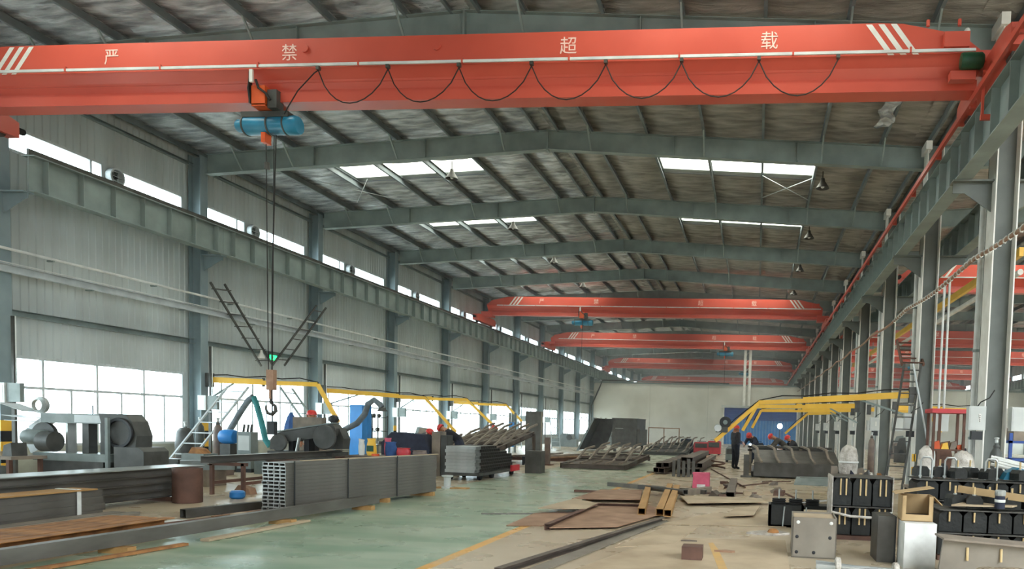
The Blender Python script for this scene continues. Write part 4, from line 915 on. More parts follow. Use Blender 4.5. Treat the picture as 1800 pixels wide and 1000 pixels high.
# tipping body and box in front of the partition
t = thing('tipper_tray', 'dark slanted tray leaning beside the box body at the partition', 'tray', (-10.88, 45.00, 0.05))
t.location.z = 0
MB().poly([(0, .05), (.95, 2.02), (1.02, 2.02), (.1, .05)], 'y', -.6, 1.6).build('floor_plate', 'dark_steel', t)
MB().poly([(0, .05), (.95, 2.02), (2.0, 2.02), (1.5, .6), (1.2, .05)], 'y', 1.55, 1.6).build('side_plate', 'dark_steel', t)
for i in range(6): MB().box(.2 + i * .3, .28 + i * .3, -.6, -.5, 1.98, 2.04).build('rib', 'brown_pale', t)
MB().poly([(0, .0), (.98, 2.04), (1.1, 2.04), (.12, .0)], 'y', -.68, -.6).build('edge_flange', 'grey_machine', t)
t = thing('box_body', 'big dark steel box body right of the slanted tray', 'box body', (-8.85, 45.0, 0))
MB().box(0, 1.55, 0, 3.5, .35, 2.02).build('shell', 'dark_steel', t); MB().box(1.5, 1.72, .1, 3.2, .4, 1.4).build('side_box', 'dark_steel', t)
MB().box(-.05, 1.6, -.03, 0, .3, .42).build('sill', 'mill_steel', t); MB().box(.2, .7, -.02, 0, 1.42, 1.46).build('slot', 'bright_steel', t); MB().box(-.02, 1.58, -.02, 3.52, 2.02, 2.07).build('rim', 'mill_steel', t)
for x in (.15, 1.4):
    for y in (.3, 3.2): MB().box(x - .08, x + .08, y - .08, y + .08, 0, .35).build('foot', 'dark_steel', t)
t = thing('rail_frame', 'thin rust-brown rail frame beside the box body', 'frame', (-7.0, 48.0, 0))
for x in (0, 1.0, 2.0): MB().box(x - .03, x + .03, -.03, .03, 0, 1.55).build('post', 'rust_plate', t)
MB().box(-.03, 2.03, -.03, .03, 1.5, 1.56).build('rail', 'rust_plate', t)
t = thing('dark_panel', 'tall dark steel panel standing on edge near the windows', 'panel', (-11.66, 38.0, 0)); MB().box(-.42, .42, -.05, .05, .1, 2.2).build('sheet', 'dark_steel', t); MB().box(.42, .47, -.06, .06, .1, 2.2).build('edge', 'brown_pale', t); MB().box(-.3, .3, -.4, .4, 0, .1).build('foot', 'dark_steel', t)
# trestle with bars between cart and welded frame
t = thing('bar_rack', 'low rack of brown bars behind the cart of short tubes', 'rack', (-9.64, 29.00, -0.01)); t.location.z = 0
for y in (0, 2.5): MB().box(-.3, 2.4, y - .05, y + .05, .08, .2).build('bearer', 'rust_dark', t)
for x in (-.2, 2.3):
    for y in (0, 2.5): MB().box(x - .05, x + .05, y - .05, y + .05, 0, .1).build('foot', 'rust_dark', t)
for i in range(7):
    o = MB().bar((0, -.4, 0), (.5 + .1 * i, 3.0, .03 * (i % 3)), .08, .06).build('steel_bar', ('rust_plate', 'mill_steel_brown', 'brown_pale')[i % 3]); o.location = (t.location.x - .1 + i * .28, 29.0, .24); tag(o, 'brown steel bar on the low rack, %s from the left' % ORD[i], 'steel bar', 'bars on the low rack')
t = thing('rack_post', 'brown square post at the corner of the low bar rack', 'post', (-7.87, 27.50, 0.05)); t.location.z = 0; MB().box(-.09, .09, -.09, .09, 0, 1.05).build('post', 'cyl_brown', t); MB().box(-.2, .2, -.2, .2, 0, .04).build('foot', 'rust_dark', t)
# cart with short cut tubes, ends to the aisle
ct = thing('tube_cart', 'low wheeled cart loaded with short cut tubes', 'cart', (-7.75, 20.4, 0))
MB().box(-.5, .5, -1.5, 1.75, .12, .2).build('platform', 'dark_machine', ct)
for x in (-.4, .4):
    for y in (-1.2, -.3, 1.4): MB().lathe([(.03, -.04), (.1, -.04), (.11, 0), (.1, .04), (.03, .04)], (x, y, .1), 14, 'x').build('wheel', 'rubber', ct)
MB().box(.5, .56, 1.0, 1.7, .12, .3).build('end_stop', 'red_plastic', ct)
sh = MB().rtube((0, 0, 0), (.82, 0, 0), .17, .085, .008).mesh('short_tube', 'bright_steel'); sh2 = MB().rtube((0, 0, 0), (.82, 0, 0), .17, .085, .008).mesh('short_tube', 'dark_steel')
for j in range(8):
    for i in range(17):
        if (i > 8 and j > 6 - (i - 8) // 3): continue
        o = link('short_tube', sh if i < 2 else sh2, None, (-8.2 + (.03 if j % 2 else 0), 19.0 + i * .175, .245 + j * .088)); tag(o, 'short cut tube on the wheeled cart, %s layer up, %s from the near end' % (ORD[j], ORD[i]), 'tube', 'short tubes on the wheeled cart')
o = MB().box(-.25, .25, -.25, .25, 0, .7).box(-.22, .22, -.26, -.25, .05, .65).build('steel_bin', 'dark_steel'); o.location = (-6.95, 22.9, 0); tag(o, 'dark steel bin at the far end of the tube cart', 'bin')
t = thing('hazard_block', 'small white and black striped block beside the bar rack', 'block', (-8.35, 27.2, 0)); MB().box(-.35, .35, -.2, .2, 0, .32).build('body', 'black_paint', t)
for i in range(2): MB().add([(-.25 + i * .3, -.205, .02), (-.12 + i * .3, -.205, .02), (.02 + i * .3, -.205, .3), (-.11 + i * .3, -.205, .3)], [(0, 1, 2, 3)]).build('stripe', 'white_paint', t)
t = thing('spool', 'small spool standing on the floor before the tube cart', 'spool', (-7.09, 16.51)+(0,)); MB().lathe([(.14, 0), (.15, .03), (.08, .05), (.08, .25), (.13, .27), (.13, .3), (.05, .3)], (0, 0, 0), 14).build('reel', 'box_grey', t); MB().box(-.25, .5, -.1, .1, 0, .03).build('board', 'wood', t)
# far window side: shelving, ladder, machines
ladder('leaning_ladder', 'pale aluminium ladder leaning on a far wall column', (-13.4, 47.0, 3.0), (-13.0, 46.4, .0), (.55, 0, 0), 10, 'alu_frame')
ladder('leaning_ladder', 'second pale ladder left of the far leaning ladder', (-15.4, 47.0, 3.1), (-15.0, 46.4, .0), (.5, 0, 0), 10, 'alu_frame')
for i, (x, y, w_, h_, m, lb) in enumerate(((-12.6, 33.5, 1.2, 1.15, 'cyl_brown', 'brown machine with round cover under the fourth jib arm'), (-14.6, 40.5, 1.0, 1.1, 'grey_machine', 'grey machine by the fifth window'), (-13.6, 52.0, 1.8, .9, 'grey_machine', 'long grey machine table far along the windows'), (-15.0, 32.0, .9, 1.2, 'grey_machine', 'grey machine by the fourth window'), (-12.8, 27.6, .9, 1.2, 'brown_pale', 'pale brown machine by the third jib arm'), (-12.0, 60.0, 2.0, 1.0, 'grey_machine', 'low grey machine near the partition corner'))):
    t = thing('machine_tool', lb, 'machine', (x, y, 0)); MB().box(-w_ / 2, w_ / 2, -.3, .3, 0, h_ * .6).build('base', m, t); MB().poly([(-w_ * .3, h_ * .6), (w_ * .35, h_ * .6), (w_ * .25, h_), (-w_ * .1, h_ * 1.05)], 'y', -.22, .22).build('head', m, t)
    MB().lathe([(.05, 0), (.2, .01), (.2, .1), (.05, .12)], (w_ * .2, -.35, h_ * .75), 14, 'y').build('round_cover', 'rust_dark' if i == 0 else 'dark_machine', t)
t = thing('blue_stand', 'narrow rack with blue items near the tall dark panel', 'rack', (-12.9, 38.3, 0))
for x in (-.15, .15): MB().box(x - .03, x + .03, -.1, .1, 0, 2.1).build('upright', 'grey_machine', t)
for z in (.3, .8, 1.35): MB().box(-.14, .14, -.15, .15, z, z + .25).build('blue_bin', 'blue_paint', t)
# rectangular tubes lying along the aisle on the right
bt = MB().rtube((0, 0, 0), (0, 8.5, 0), .2, .16, .01).mesh('steel_tube', 'mill_steel_brown')
k = 0
for (x, z, y) in ((-3.3, .13, 24.6), (-3.1, .13, 24.4), (-3.2, .3, 24.5), (-2.98, .3, 24.7), (-2.4, .5, 24.9), (-2.2, .5, 24.8), (-2.45, .13, 24.2), (-2.2, .13, 24.5), (-1.95, .13, 24.9), (-2.3, .3, 24.6), (-1.9, .3, 25.3)):
    o = link('steel_tube', bt, None, (x, y, z), (0, 0, .0)); tag(o, 'long rectangular tube in the loose pile left of the standing worker, %s of the pile' % ORD[k], 'steel tube', 'tubes in the loose pile by the worker'); k += 1
dunnage('pale bearer under the loose tube pile', [(-2.7, 25.2, 0), (-2.7, 30.5, 0)], 2.0, .1, .05, 'brown_pale')
t = thing('short_channels', 'upright dark channel ends leaning at the front of the loose tube pile', 'channel', (-2.3, 23.6, 0))
for i in range(5): MB().bar((i * .16 - .3, 0, 0), (i * .16 - .32, .2, .5 + .06 * (i % 2)), .1, .05).build('channel_end', 'dark_steel', t)
# red and dark boxes far right of the aisle
for i, (p, w_, h_, m, lb) in enumerate((((-3.3, 45.0), .9, .75, 'red_plastic', 'red welding machine on the floor before the blue door'), ((-2.5, 44.6), .8, .85, 'red_plastic', 'second red welding machine beside the first'), ((-4.3, 46), .7, .9, 'cloth_navy', 'dark blue covered machine left of the red machines'), ((-1.2, 36), .5, .7, 'grey_machine', 'small grey cabinet behind the standing worker'), ((.1, 40), .6, .9, 'cloth_navy', 'dark box behind the welders'))):
    t = thing('welding_machine', lb, 'welding machine', (p[0], p[1], 0)); MB().poly([(-w_ / 2, .08), (w_ / 2, .08), (w_ / 2, h_ * .9), (w_ / 2 - .06, h_), (-w_ / 2 + .06, h_), (-w_ / 2, h_ * .9)], 'y', -.4, .4).build('case', m, t)
    MB().box(-w_ * .4, w_ * .4, -.41, -.4, h_ * .55, h_ * .9).build('front_panel', 'dark_machine', t); MB().bar((-w_ * .3, 0, h_ + .06), (w_ * .3, 0, h_ + .06), .03, .03).build('handle', 'black_paint', t)
    for x in (-w_ * .35, w_ * .35): MB().cyl((x, -.3, .06), (x, .3, .06), .06, 10).build('wheel', 'rubber', t)
# white post pair in front of the partition, slanted pipe at its left edge
t = thing('wall_post', 'pair of white posts rising above the blue door', 'post', (-1.1, 74.6, 4.0))
for x in (-.27, .23): MB().box(x - .13, x + .13, -.1, .1, 0, 5.9).build('post', 'white_paint', t)
for i in range(7): MB().bar((-.2, 0, .2 + i * .8), (.2, 0, .6 + i * .8 ), .03, .03).build('lacing', 'white_paint', t)
t = thing('drain_pipe', 'dark pipe running down the left edge of the partition wall', 'pipe', (-16.9, 74.7, 0)); MB().tube([(.0, 0, 1.0), (.02, 0, 3.6), (.9, 0, 5.6), (1.1, 0, 6.2), (6, 0, 6.2), (14, 0, 6.15)], .07, 8).build('pipe', 'dark_machine', t)
t = thing('work_lamp', 'bright round work lamp in front of the blue door', 'lamp', (2.14, 70.00, 2.02)); MB().ball((0, 0, 0), .17, 16, 10).build('bulb', 'lamp_white', t); z = t.location.z; MB().cyl((0, .2, -z), (0, .2, .2), .03, 8).build('stand', 'dark_machine', t); MB().lathe([(.1, .1), (.26, .0), (.27, .02), (.12, .14)], (0, .1, 0), 16, 'y').build('reflector', 'alu_frame', t)

# ================================================================== FLOOR PLATES AND SCRAP ON THE RIGHT OF THE AISLE
def plate(label, pts, z, th, m, cat='steel plate', name='steel_plate'):
    cx_ = sum(p[0] for p in pts) / len(pts); cy_ = sum(p[1] for p in pts) / len(pts)
    o = MB().poly([(p[0] - cx_, p[1] - cy_) for p in pts], 'z', 0, th).build(name, m); o.location = (cx_, cy_, z); return tag(o, label, cat)
plate('large rust-brown plate in the middle of the floor plates', [(-2.97, 10.55), (-3.04, 14.19), (-2.18, 14.43), (-1.49, 13.37), (-2.04, 10.99)], .03, .012, 'rust_plate')
plate('rusty plate at the left of the floor plates with a raised edge', [(-3.69, 10.76), (-3.76, 12.43), (-2.99, 12.99), (-2.81, 11.06)], .005, .012, 'rust_plate')
plate('long tan plate over the rusty plate at the left', [(-3.71, 12.43), (-3.54, 14.35), (-2.93, 13.67), (-2.91, 12.65)], .09, .012, 'tan_plate')
plate('brown plate behind the large rust-brown plate', [(-3.66, 14.63), (-3.56, 16.89), (-2.63, 17.32), (-2.32, 14.95), (-3.14, 14.73)], .06, .012, 'rust_plate')
plate('long tan strip plate right of the two short brown tubes', [(-1.64, 16.27), (-0.01, 16.43), (0.35, 15.57), (-1.32, 14.66)], .06, .012, 'tan_plate')
plate('small tilted tan plate near the black tray', [(-0.51, 12.76), (-0.36, 14.24), (0.12, 14.75), (0.00, 13.12)], .05, .012, 'tan_plate')
plate('wide thin tan plate lying before the black tray', [(-1.49, 11.73), (-0.73, 13.66), (0.26, 13.75), (0.53, 12.05)], .004, .01, 'tan_plate')
plate('large pale plate in the right foreground', [(-1.76, 9.31), (-1.37, 11.48), (-0.84, 11.81), (-1.04, 9.77)], .0, .008, 'tan_plate')
plate('large tan floor plate at the bottom right', [(-1.97, 7.44), (-1.27, 10.33), (0.46, 10.59), (0.42, 8.07)], .0, .006, 'tan_plate')
beam('steel_angle', 'dark angle bar lying diagonally on the rusty plate', 'angle', (-3.00, 10.54)+(.05,), (-2.93, 13.64)+(.05,), .09, .09, 'chan', 'rust_dark')
beam('steel_angle', 'dark edge bar along the back of the large rust-brown plate', 'angle', (-2.95, 13.74)+(.05,), (-2.12, 13.86)+(.05,), .08, .08, 'chan', 'rust_dark')
beam('steel_angle', 'long dark angle bar slanting across the foreground', 'angle', (-2.58, 7.29)+(.035,), (-1.48, 12.24)+(.035,), .09, .07, 'chan', 'mill_steel_brown')
beam('flat_bar', 'long grey flat bar beside the slanting angle bar', 'flat bar', (-2.27, 7.53)+(.012,), (-1.49, 12.09)+(.012,), .2, .012, 'bar', 'olive_steel')
beam('thin_rod', 'thin rod lying across the green aisle edge', 'rod', (-4.57, 12.04)+(.012,), (-3.74, 12.35)+(.012,), .02, .02, 'bar', 'mill_steel')
beam('wood_tube', 'narrow tan rectangular tube leaning on the plates', 'tube', (-1.92, 12.57)+(.1,), (-2.53, 17.57)+(.12,), .13, .12, 'rtube', 'wood')
beam('wood_tube', 'wide tan rectangular tube on the plates, left of a pair', 'tube', (-1.61, 12.60)+(.1,), (-2.08, 18.17)+(.12,), .13, .12, 'rtube', 'wood')
beam('wood_tube', 'wide tan rectangular tube on the plates, right of a pair', 'tube', (-1.46, 12.48)+(.1,), (-1.88, 17.90)+(.12,), .13, .12, 'rtube', 'wood')
beam('steel_tube', 'long grey tube lying behind the tan tubes', 'steel tube', (-3.77, 18.91)+(.05,), (-1.16, 17.61)+(.05,), .12, .1, 'rtube', 'mill_steel')
beam('steel_tube', 'dark tube crossing behind the tan tubes', 'steel tube', (-2.68, 17.22)+(.15,), (-1.51, 16.22)+(.15,), .14, .1, 'rtube', 'dark_steel')
beam('steel_tube', 'short tan tube lying right of the tan pair', 'steel tube', (-1.65, 16.75)+(.06,), (-1.13, 18.32)+(.06,), .16, .14, 'rtube', 'brown_pale')
beam('steel_tube', 'short grey tube pointing at the viewer near the pink box', 'steel tube', (-0.55, 16.80)+(.07,), (-0.61, 21.75)+(.07,), .2, .14, 'rtube', 'mill_steel_brown')
beam('flat_bar', 'brown flat bar at the left end of the plates', 'flat bar', (-4.15, 16.81)+(.03,), (-2.75, 16.83)+(.03,), .1, .05, 'bar', 'rust_dark')
t = thing('pink_box', 'pink box on the floor behind the plates', 'box', (-1.41, 19.52)+(0,)); MB().poly([(-.22, 0), (.22, 0), (.22, .36), (-.2, .38)], 'y', -.18, .18).build('carton', 'pink_plastic', t); MB().box(-.1, .12, -.19, -.18, .02, .1).build('label_patch', 'white_plastic', t); MB().box(-.22, .22, -.19, .19, .36, .4).build('lid', 'pink_plastic', t)
sr = random.Random(11)
for i in range(18):
    x = sr.uniform(-1.0, .6); y = 16.3 + i * .3; s_ = sr.uniform(.08, .2)
    o = MB().poly([(-s_, 0), (s_ * sr.uniform(.5, 1), 0), (s_ * .7, s_ * sr.uniform(.2, .8)), (-s_ * .4, s_ * sr.uniform(.3, .9))], 'y', -s_ * .6, s_ * .6).build('scrap_piece', ('tan_plate', 'rust_dark', 'mill_steel_brown', 'brown_pale', 'dark_steel')[i % 5]); o.location = (x, y, 0); o.rotation_euler = (0, 0, sr.uniform(0, 6)); tag(o, 'small scrap of cut steel right of the pink box, %s nearest' % ORD[i], 'scrap', 'scrap pieces right of the pink box')
for i, (a, b_) in enumerate((((-1.70, 28.57), (-0.25, 19.90)), ((-0.41, 20.42), (0.39, 21.95)), ((-1.69, 17.44), (0.05, 18.24)), ((0.22, 22.34), (1.10, 23.06)))):
    beam('thin_rod', ['bent rod slanting toward the pink box', 'short rod right of the scrap pieces', 'long rod behind the tan strip plate', 'rod lying below the wide welded frame'][i], 'rod', a + (.02,), b_ + (.02,), .03, .03, 'bar', 'rust_dark')
t = thing('hose_coil', 'brown hose coil lying at the end of the loose tube pile', 'hose', (-1.46, 29.16)+(.015,)); MB().tube([(.25 * math.cos(a / 3), .18 * math.sin(a / 3), .02 + a * .01) for a in range(30)], .035, 6).build('coil', 'rust_dark', t)
o = MB().box(-.12, .12, -.12, .12, 0, .16).box(-.121, -.115, -.1, .1, .03, .13).build('steel_cube', 'rust_dark'); o.location = (-0.71, 8.76)+(0,); tag(o, 'small dark cube on the floor in the foreground', 'block')
o = MB().poly([(-.12, -.02), (.1, -.04), (.14, .0), (.02, .05)], 'z', 0, .03).build('offcut', 'rust_plate'); o.location = (-0.36, 9.32)+(0,); tag(o, 'brown offcut right of the small dark cube', 'offcut')
o = MB().poly([(-.1, -.03), (.12, .0), (.02, .05), (-.06, .05)], 'z', 0, .02).build('offcut', 'mill_steel_brown'); o.location = (-0.88, 10.08)+(0,); tag(o, 'flat offcut behind the small dark cube', 'offcut')

t = thing('bent_sheet', 'grey bent sheet lying below the wide welded frame', 'sheet metal', (1.13, 21.87)+(0,)); MB().add([(0, 0, .0), (1.0, -.1, .0), (1.2, .5, .22), (.1, .5, .2), (0, 0, .012), (1.0, -.1, .012), (1.2, .5, .235), (.1, .5, .215)], [(0, 3, 2, 1), (4, 5, 6, 7), (0, 1, 5, 4), (1, 2, 6, 5), (2, 3, 7, 6), (3, 0, 4, 7)]).build('sheet', 'grey_machine', t)
MB().box(.2, .9, .42, .48, 0, .2).build('back_support', 'dark_steel', t)
for i in range(6):
    u = [(1.0, 15.6, .6), (1.15, 15.9, 1.2), (.9, 16.4, 2.2), (1.3, 15.2, 2.8), (1.25, 16.0, .2), (.85, 15.3, 1.7)][i]
    o = MB().bar((-.35, 0, .02), (.35, 0, .05 + .05 * (i % 3)), .04, .03).build('steel_stick', ('dark_steel', 'bright_steel', 'rust_dark')[i % 3]); o.location = (u[0], u[1], .01); o.rotation_euler = (0, 0, u[2]); tag(o, 'loose steel stick on the floor behind the black tray, %s of six' % ORD[i], 'steel stick', 'loose sticks behind the black tray')

# ================================================================== RIGHT FOREGROUND
def box_open(name, label, cat, loc, w_, d_, h_, m, th=.012, rz=0):
    t = thing(name, label, cat, loc, rz)
    MB().box(-w_ / 2, w_ / 2, -d_ / 2, -d_ / 2 + th, 0, h_).build('front', m, t); MB().box(-w_ / 2, w_ / 2, d_ / 2 - th, d_ / 2, 0, h_).build('back', m, t)
    MB().box(-w_ / 2, -w_ / 2 + th, -d_ / 2, d_ / 2, 0, h_).build('side', m, t); MB().box(w_ / 2 - th, w_ / 2, -d_ / 2, d_ / 2, 0, h_).build('side', m, t); MB().box(-w_ / 2, w_ / 2, -d_ / 2, d_ / 2, 0, th).build('bottom', m, t)
    return t
t = box_open('steel_box', 'olive steel box with bolt holes in the right foreground', 'box', (.76, 9.55, 0), .54, .7, .5, 'olive_steel', .015, -.03)
for x, z in ((-.2, .44), (.2, .44), (-.21, .26), (.19, .26), (-.21, .07), (.0, .07)): MB().lathe([(.02, 0), (.025, .004), (.005, .006)], (x, -.352, z), 10, 'y').build('bolt_hole', 'black_paint' if z < .4 else 'white_plastic', t)
MB().box(-.25, .25, -.3, .33, .36, .48).build('packed_sheets', 'tan_plate', t)
# black rubber buffers: block with steel bolt on a pin
def peg(t, x, y, z0, z1, m='wood_peg', r=.012): MB().cyl((x, y, z0), (x, y, z1), r, 8).build('peg', m, t)
t = box_open('black_tray', 'black tray with a row of rubber rings on its edge', 'tray', (.52, 12.3, 0), .56, .5, .36, 'black_block', .04)
MB().box(.2, .9, -.2, .25, .3, .36).build('side_wing', 'black_block', t)
for i in range(2): MB().cyl((-.05 + i * .35, -.27, .02), (-.03 + i * .35, -.26, .34), .012, 8).build('rod', 'bright_steel', t)
for i in range(3):
    u = thing('rubber_ring', 'black ridged rubber ring on the tray edge, %s from the left' % ORD[i], 'rubber ring', (.4 + i * .27, 12.15, .36), group='rubber rings on the black tray')
    b = MB(); n = 20; pr = []
    for k2 in range(7): pr.append((.1 if k2 % 2 else .118, .1 * k2 / 6))
    b.lathe([(.05, 0)] + pr + [(.05, .1)], (0, 0, 0), n); b.build('ring', 'rubber', u); MB().cyl((0, 0, .02), (0, 0, .25), .012, 8).build('bolt', 'bright_steel', u)
def crate(label, loc, w_, d_, nx, nz, rz=0, wrap=True, pegs=True, hz=.26, pl=.1):
    t = thing('buffer_crate', label, 'crate', loc, rz)
    MB().box(-w_ / 2, w_ / 2, -d_ / 2, d_ / 2, 0, .06).build('pallet', 'rust_dark', t)
    for j in range(nz):
        z = .07 + j * (hz + .03)
        for i in range(nx):
            x = -w_ / 2 + w_ * (i + .5) / nx
            MB().poly([(-w_ / nx * .46, z), (w_ / nx * .46, z), (w_ / nx * .46, z + hz * .8), (w_ / nx * .3, z + hz), (-w_ / nx * .3, z + hz), (-w_ / nx * .46, z + hz * .8)], 'y', -d_ / 2 + .05, d_ / 2 - .05).xf(Matrix.Translation((x, 0, 0))).build('rubber_block', 'black_block', t)
            if pegs:
                for dx in ((-.03, .05) if wrap else (-.02,)): peg(t, x + dx, -d_ / 2 + .03, z + hz - pl - .03, z + hz - .01)
        MB().box(-w_ / 2, w_ / 2, -d_ / 2, d_ / 2, z + hz + .005, z + hz + .02).build('divider', 'dark_steel', t)
    if wrap:
        for x in (-w_ / 2 - .012, w_ / 2): MB().box(x, x + .012, -d_ / 2, d_ / 2, .05, .07 + nz * (hz + .03)).build('wrap_sheet', 'plastic_wrap', t)
        MB().tube([(-w_ / 2, -d_ / 2 - .01, .4), (-w_ * .2, -d_ / 2 - .03, .35), (w_ * .2, -d_ / 2 - .03, .34), (w_ / 2, -d_ / 2 - .01, .42)], .02, 6).build('wrap_roll', 'plastic_wrap', t)
    return t
crate('film-wrapped crate of black rubber blocks with wooden pegs behind the olive box', (1.56, 11.3, 0), .85, .7, 3, 2, hz=.4, pl=.22)
crate('big pallet of black rubber blocks at the right edge', (3.05, 9.9, 0), 1.5, .8, 5, 2, wrap=False)
crate('second pallet of black rubber blocks behind the big one', (3.1, 11.2, 0), 1.6, .7, 5, 3, wrap=False)
t = thing('white_box', 'plain white box under the cardboard box', 'box', (1.94, 9.0, 0)); MB().box(-.19, .17, -.2, .2, 0, .52).build('carton', 'white_plastic', t); MB().box(-.19, .17, -.2, .2, .52, .53).build('lid', 'white_plastic', t); MB().box(.17, .175, -.18, .18, 0, .5).build('dark_side', 'black_block', t)
t = thing('grey_cabinet', 'grey steel panel box left of the white box', 'box', (1.62, 9.4, 0)); MB().box(-.12, .08, -.25, .25, 0, .56).build('body', 'dark_steel', t); MB().box(.08, .1, -.25, .25, 0, .56).build('edge', 'black_paint', t)
t = thing('cardboard_box', 'open cardboard box with flaps on top of the white box', 'box', (1.93, 9.15, .535), -.05)
W, D, Hh = .36, .34, .3
MB().box(-W / 2, -W / 2 + .008, -D / 2, D / 2, 0, Hh).build('side', 'cardboard', t); MB().box(W / 2 - .008, W / 2, -D / 2, D / 2, 0, Hh).build('side', 'cardboard', t); MB().box(-W / 2, W / 2, D / 2 - .008, D / 2, 0, Hh).build('back', 'cardboard', t); MB().box(-W / 2, W / 2, -D / 2, D / 2, 0, .008).build('bottom', 'cardboard', t)
MB().box(-W / 2, W / 2, -D / 2, -D / 2 + .008, 0, .08).box(-W / 2, -W / 2 + .05, -D / 2, -D / 2 + .008, .08, Hh).box(W / 2 - .05, W / 2, -D / 2, -D / 2 + .008, .08, Hh).build('front', 'cardboard', t)
MB().prof([(-D / 2, -.004), (D / 2, -.004), (D / 2, .004), (-D / 2, .004)], (-W / 2 - .08, 0, Hh + .02), (W / 2, 0, Hh + .1)).build('flap', 'cardboard', t); MB().prof([(-D / 2, -.004), (D / 2, -.004), (D / 2, .004), (-D / 2, .004)], (W / 2, 0, Hh), (W / 2 + .1, 0, Hh - .1)).build('flap', 'cardboard', t)
MB().box(-W / 2 + .02, W / 2 - .02, -D / 2 + .05, D / 2 - .02, .01, .06).build('contents', 'black_block', t)
t = thing('tan_plates', 'two tan plates resting on the big pallet of rubber blocks', 'plate', (2.85, 9.75, .68)); MB().add([(-.4, -.2, .0), (.3, -.3, .02), (.5, .0, .02), (-.1, .1, .03), (-.4, -.2, .02), (.3, -.3, .04), (.5, 0, .04), (-.1, .1, .05)], [(0, 3, 2, 1), (4, 5, 6, 7), (0, 1, 5, 4), (1, 2, 6, 5), (2, 3, 7, 6), (3, 0, 4, 7)]).build('plate', 'tan_plate', t); MB().bar((-.25, .1, .2), (.75, -.25, .1), .03, .09).build('batten', 'cardboard', t)
t = thing('glass_jar', 'small jar with metal lid on the pallet of rubber blocks', 'jar', (3.0, 9.45, .68)); MB().lathe([(.055, 0), (.06, .01), (.06, .14), (.05, .16)], (0, 0, 0), 16).build('body', 'cloth_navy', t); MB().lathe([(.062, .16), (.064, .17), (.064, .22), (.055, .23)], (0, 0, 0), 16).build('lid', 'bright_steel', t); MB().lathe([(.061, .08), (.063, .085), (.063, .11), (.061, .115)], (0, 0, 0), 16).build('band', 'white_plastic', t)
# U bolts and pegs standing on the pallets
for i, (x, y) in enumerate(((2.45, 11.0), (2.8, 11.05), (3.35, 11.0))):
    t = thing('u_bolt', 'bright U-bolt standing on the pallets, %s from the left' % ORD[i], 'bolt', (x, y, .94), group='U-bolts on the pallets')
    MB().tube([(-.08, 0, 0), (-.08, 0, .26), (-.05, 0, .3), (.05, 0, .3), (.08, 0, .26), (.08, 0, 0)], .014, 8).build('bow', 'bright_steel', t)
    for xx in (-.08, .08): MB().lathe([(.025, 0), (.025, .02)], (xx, 0, .02), 6).build('nut', 'bright_steel', t)
t = thing('drop_plate', 'dark steel plate with an arched cut-out at the bottom right', 'plate', (2.35, 8.25, 0))
MB().poly([(-.35, .0), (-.2, .0), (.1, .16), (.5, .17), (.8, .03), (1.2, .0), (1.2, .36), (.0, .44), (-.3, .44)], 'y', -.02, .02).build('web_plate', 'olive_steel', t); MB().prof([(-.2, -.01), (.2, -.01), (.2, .01), (-.2, .01)], (-.32, .1, .45), (1.2, .1, .37)).build('top_flange', 'brown_pale', t)
for x in (-.05, .3, .62, .95): MB().cyl((x, -.04, .22), (x, -.03, .36), .014, 8).build('stud', 'wood_peg', t)
t = thing('rod_bundle', 'bundle of wrapped bright rods on the floor at the bottom right', 'rod bundle', (.72, 8.4, .05), 0); q = random.Random(4)
for i in range(14): MB().bar((0, q.uniform(-.07, .07), q.uniform(-.03, .06)), (1.3, -.35 + q.uniform(-.07, .07), q.uniform(-.03, .06)), .018, .018).build('rod', 'bright_steel', t)
for x in (.2, .8): MB().lathe([(.1, 0), (.11, .01), (.11, .05), (.1, .06)], (x, -.27 * x, .01), 12, 'x').build('tie', 'plastic_wrap', t)
t = thing('rag', 'rusty rag and wrapping lying before the black tray', 'rag', (.2, 11.2, 0)); MB().poly([(-.3, -.1), (.1, -.2), (.35, .0), (.2, .2), (-.1, .15)], 'z', 0, .03).build('paper', 'plastic_wrap', t); MB().ball((.1, -.02, .03), .09, 10, 6, .7).build('rust_lump', 'rust', t)
# wrapped goods further back
def wrapped(label, x, y, w_, h_, m='plastic_wrap', body='brown_pale', z=0):
    t = thing('wrapped_goods', label, 'wrapped goods', (x, y, z)); n = 14; q = random.Random(label); R = []
    P = [(1, 0), (1.05, .3), (1, .65), (.75, .88), (.3, 1.0)]
    for r, h in P: R += [(w_ / 2 * r * math.cos(2 * PI * i / n) * q.uniform(.9, 1.08), w_ / 2 * .8 * r * math.sin(2 * PI * i / n) * q.uniform(.9, 1.08), h * h_ * q.uniform(.97, 1.03)) for i in range(n)]
    b = MB(); b.add(R, [(j * n + i, j * n + (i + 1) % n, (j + 1) * n + (i + 1) % n, (j + 1) * n + i) for j in range(len(P) - 1) for i in range(n)] + [tuple((len(P) - 1) * n + i for i in range(n))], True); b.build('film', m, t)
    MB().box(-w_ * .6, w_ * .6, -w_ * .5, w_ * .5, -z, .02).build('pallet', body, t); MB().lathe([(w_ * .52, h_ * .4), (w_ * .54, h_ * .42), (w_ * .53, h_ * .46)], (0, 0, 0), 14).build('tape_band', 'white_plastic', t)
wrapped('film-wrapped rounded motor standing on the first table behind the crate', 2.08, 17.0, .42, .66, z=.62)
wrapped('film-wrapped upright object beside the dark stair', 3.2, 14.5, .3, .75, z=.6)
wrapped('film-wrapped lump on the second table near the first column', 3.6, 13.4, .38, .5, z=.8)
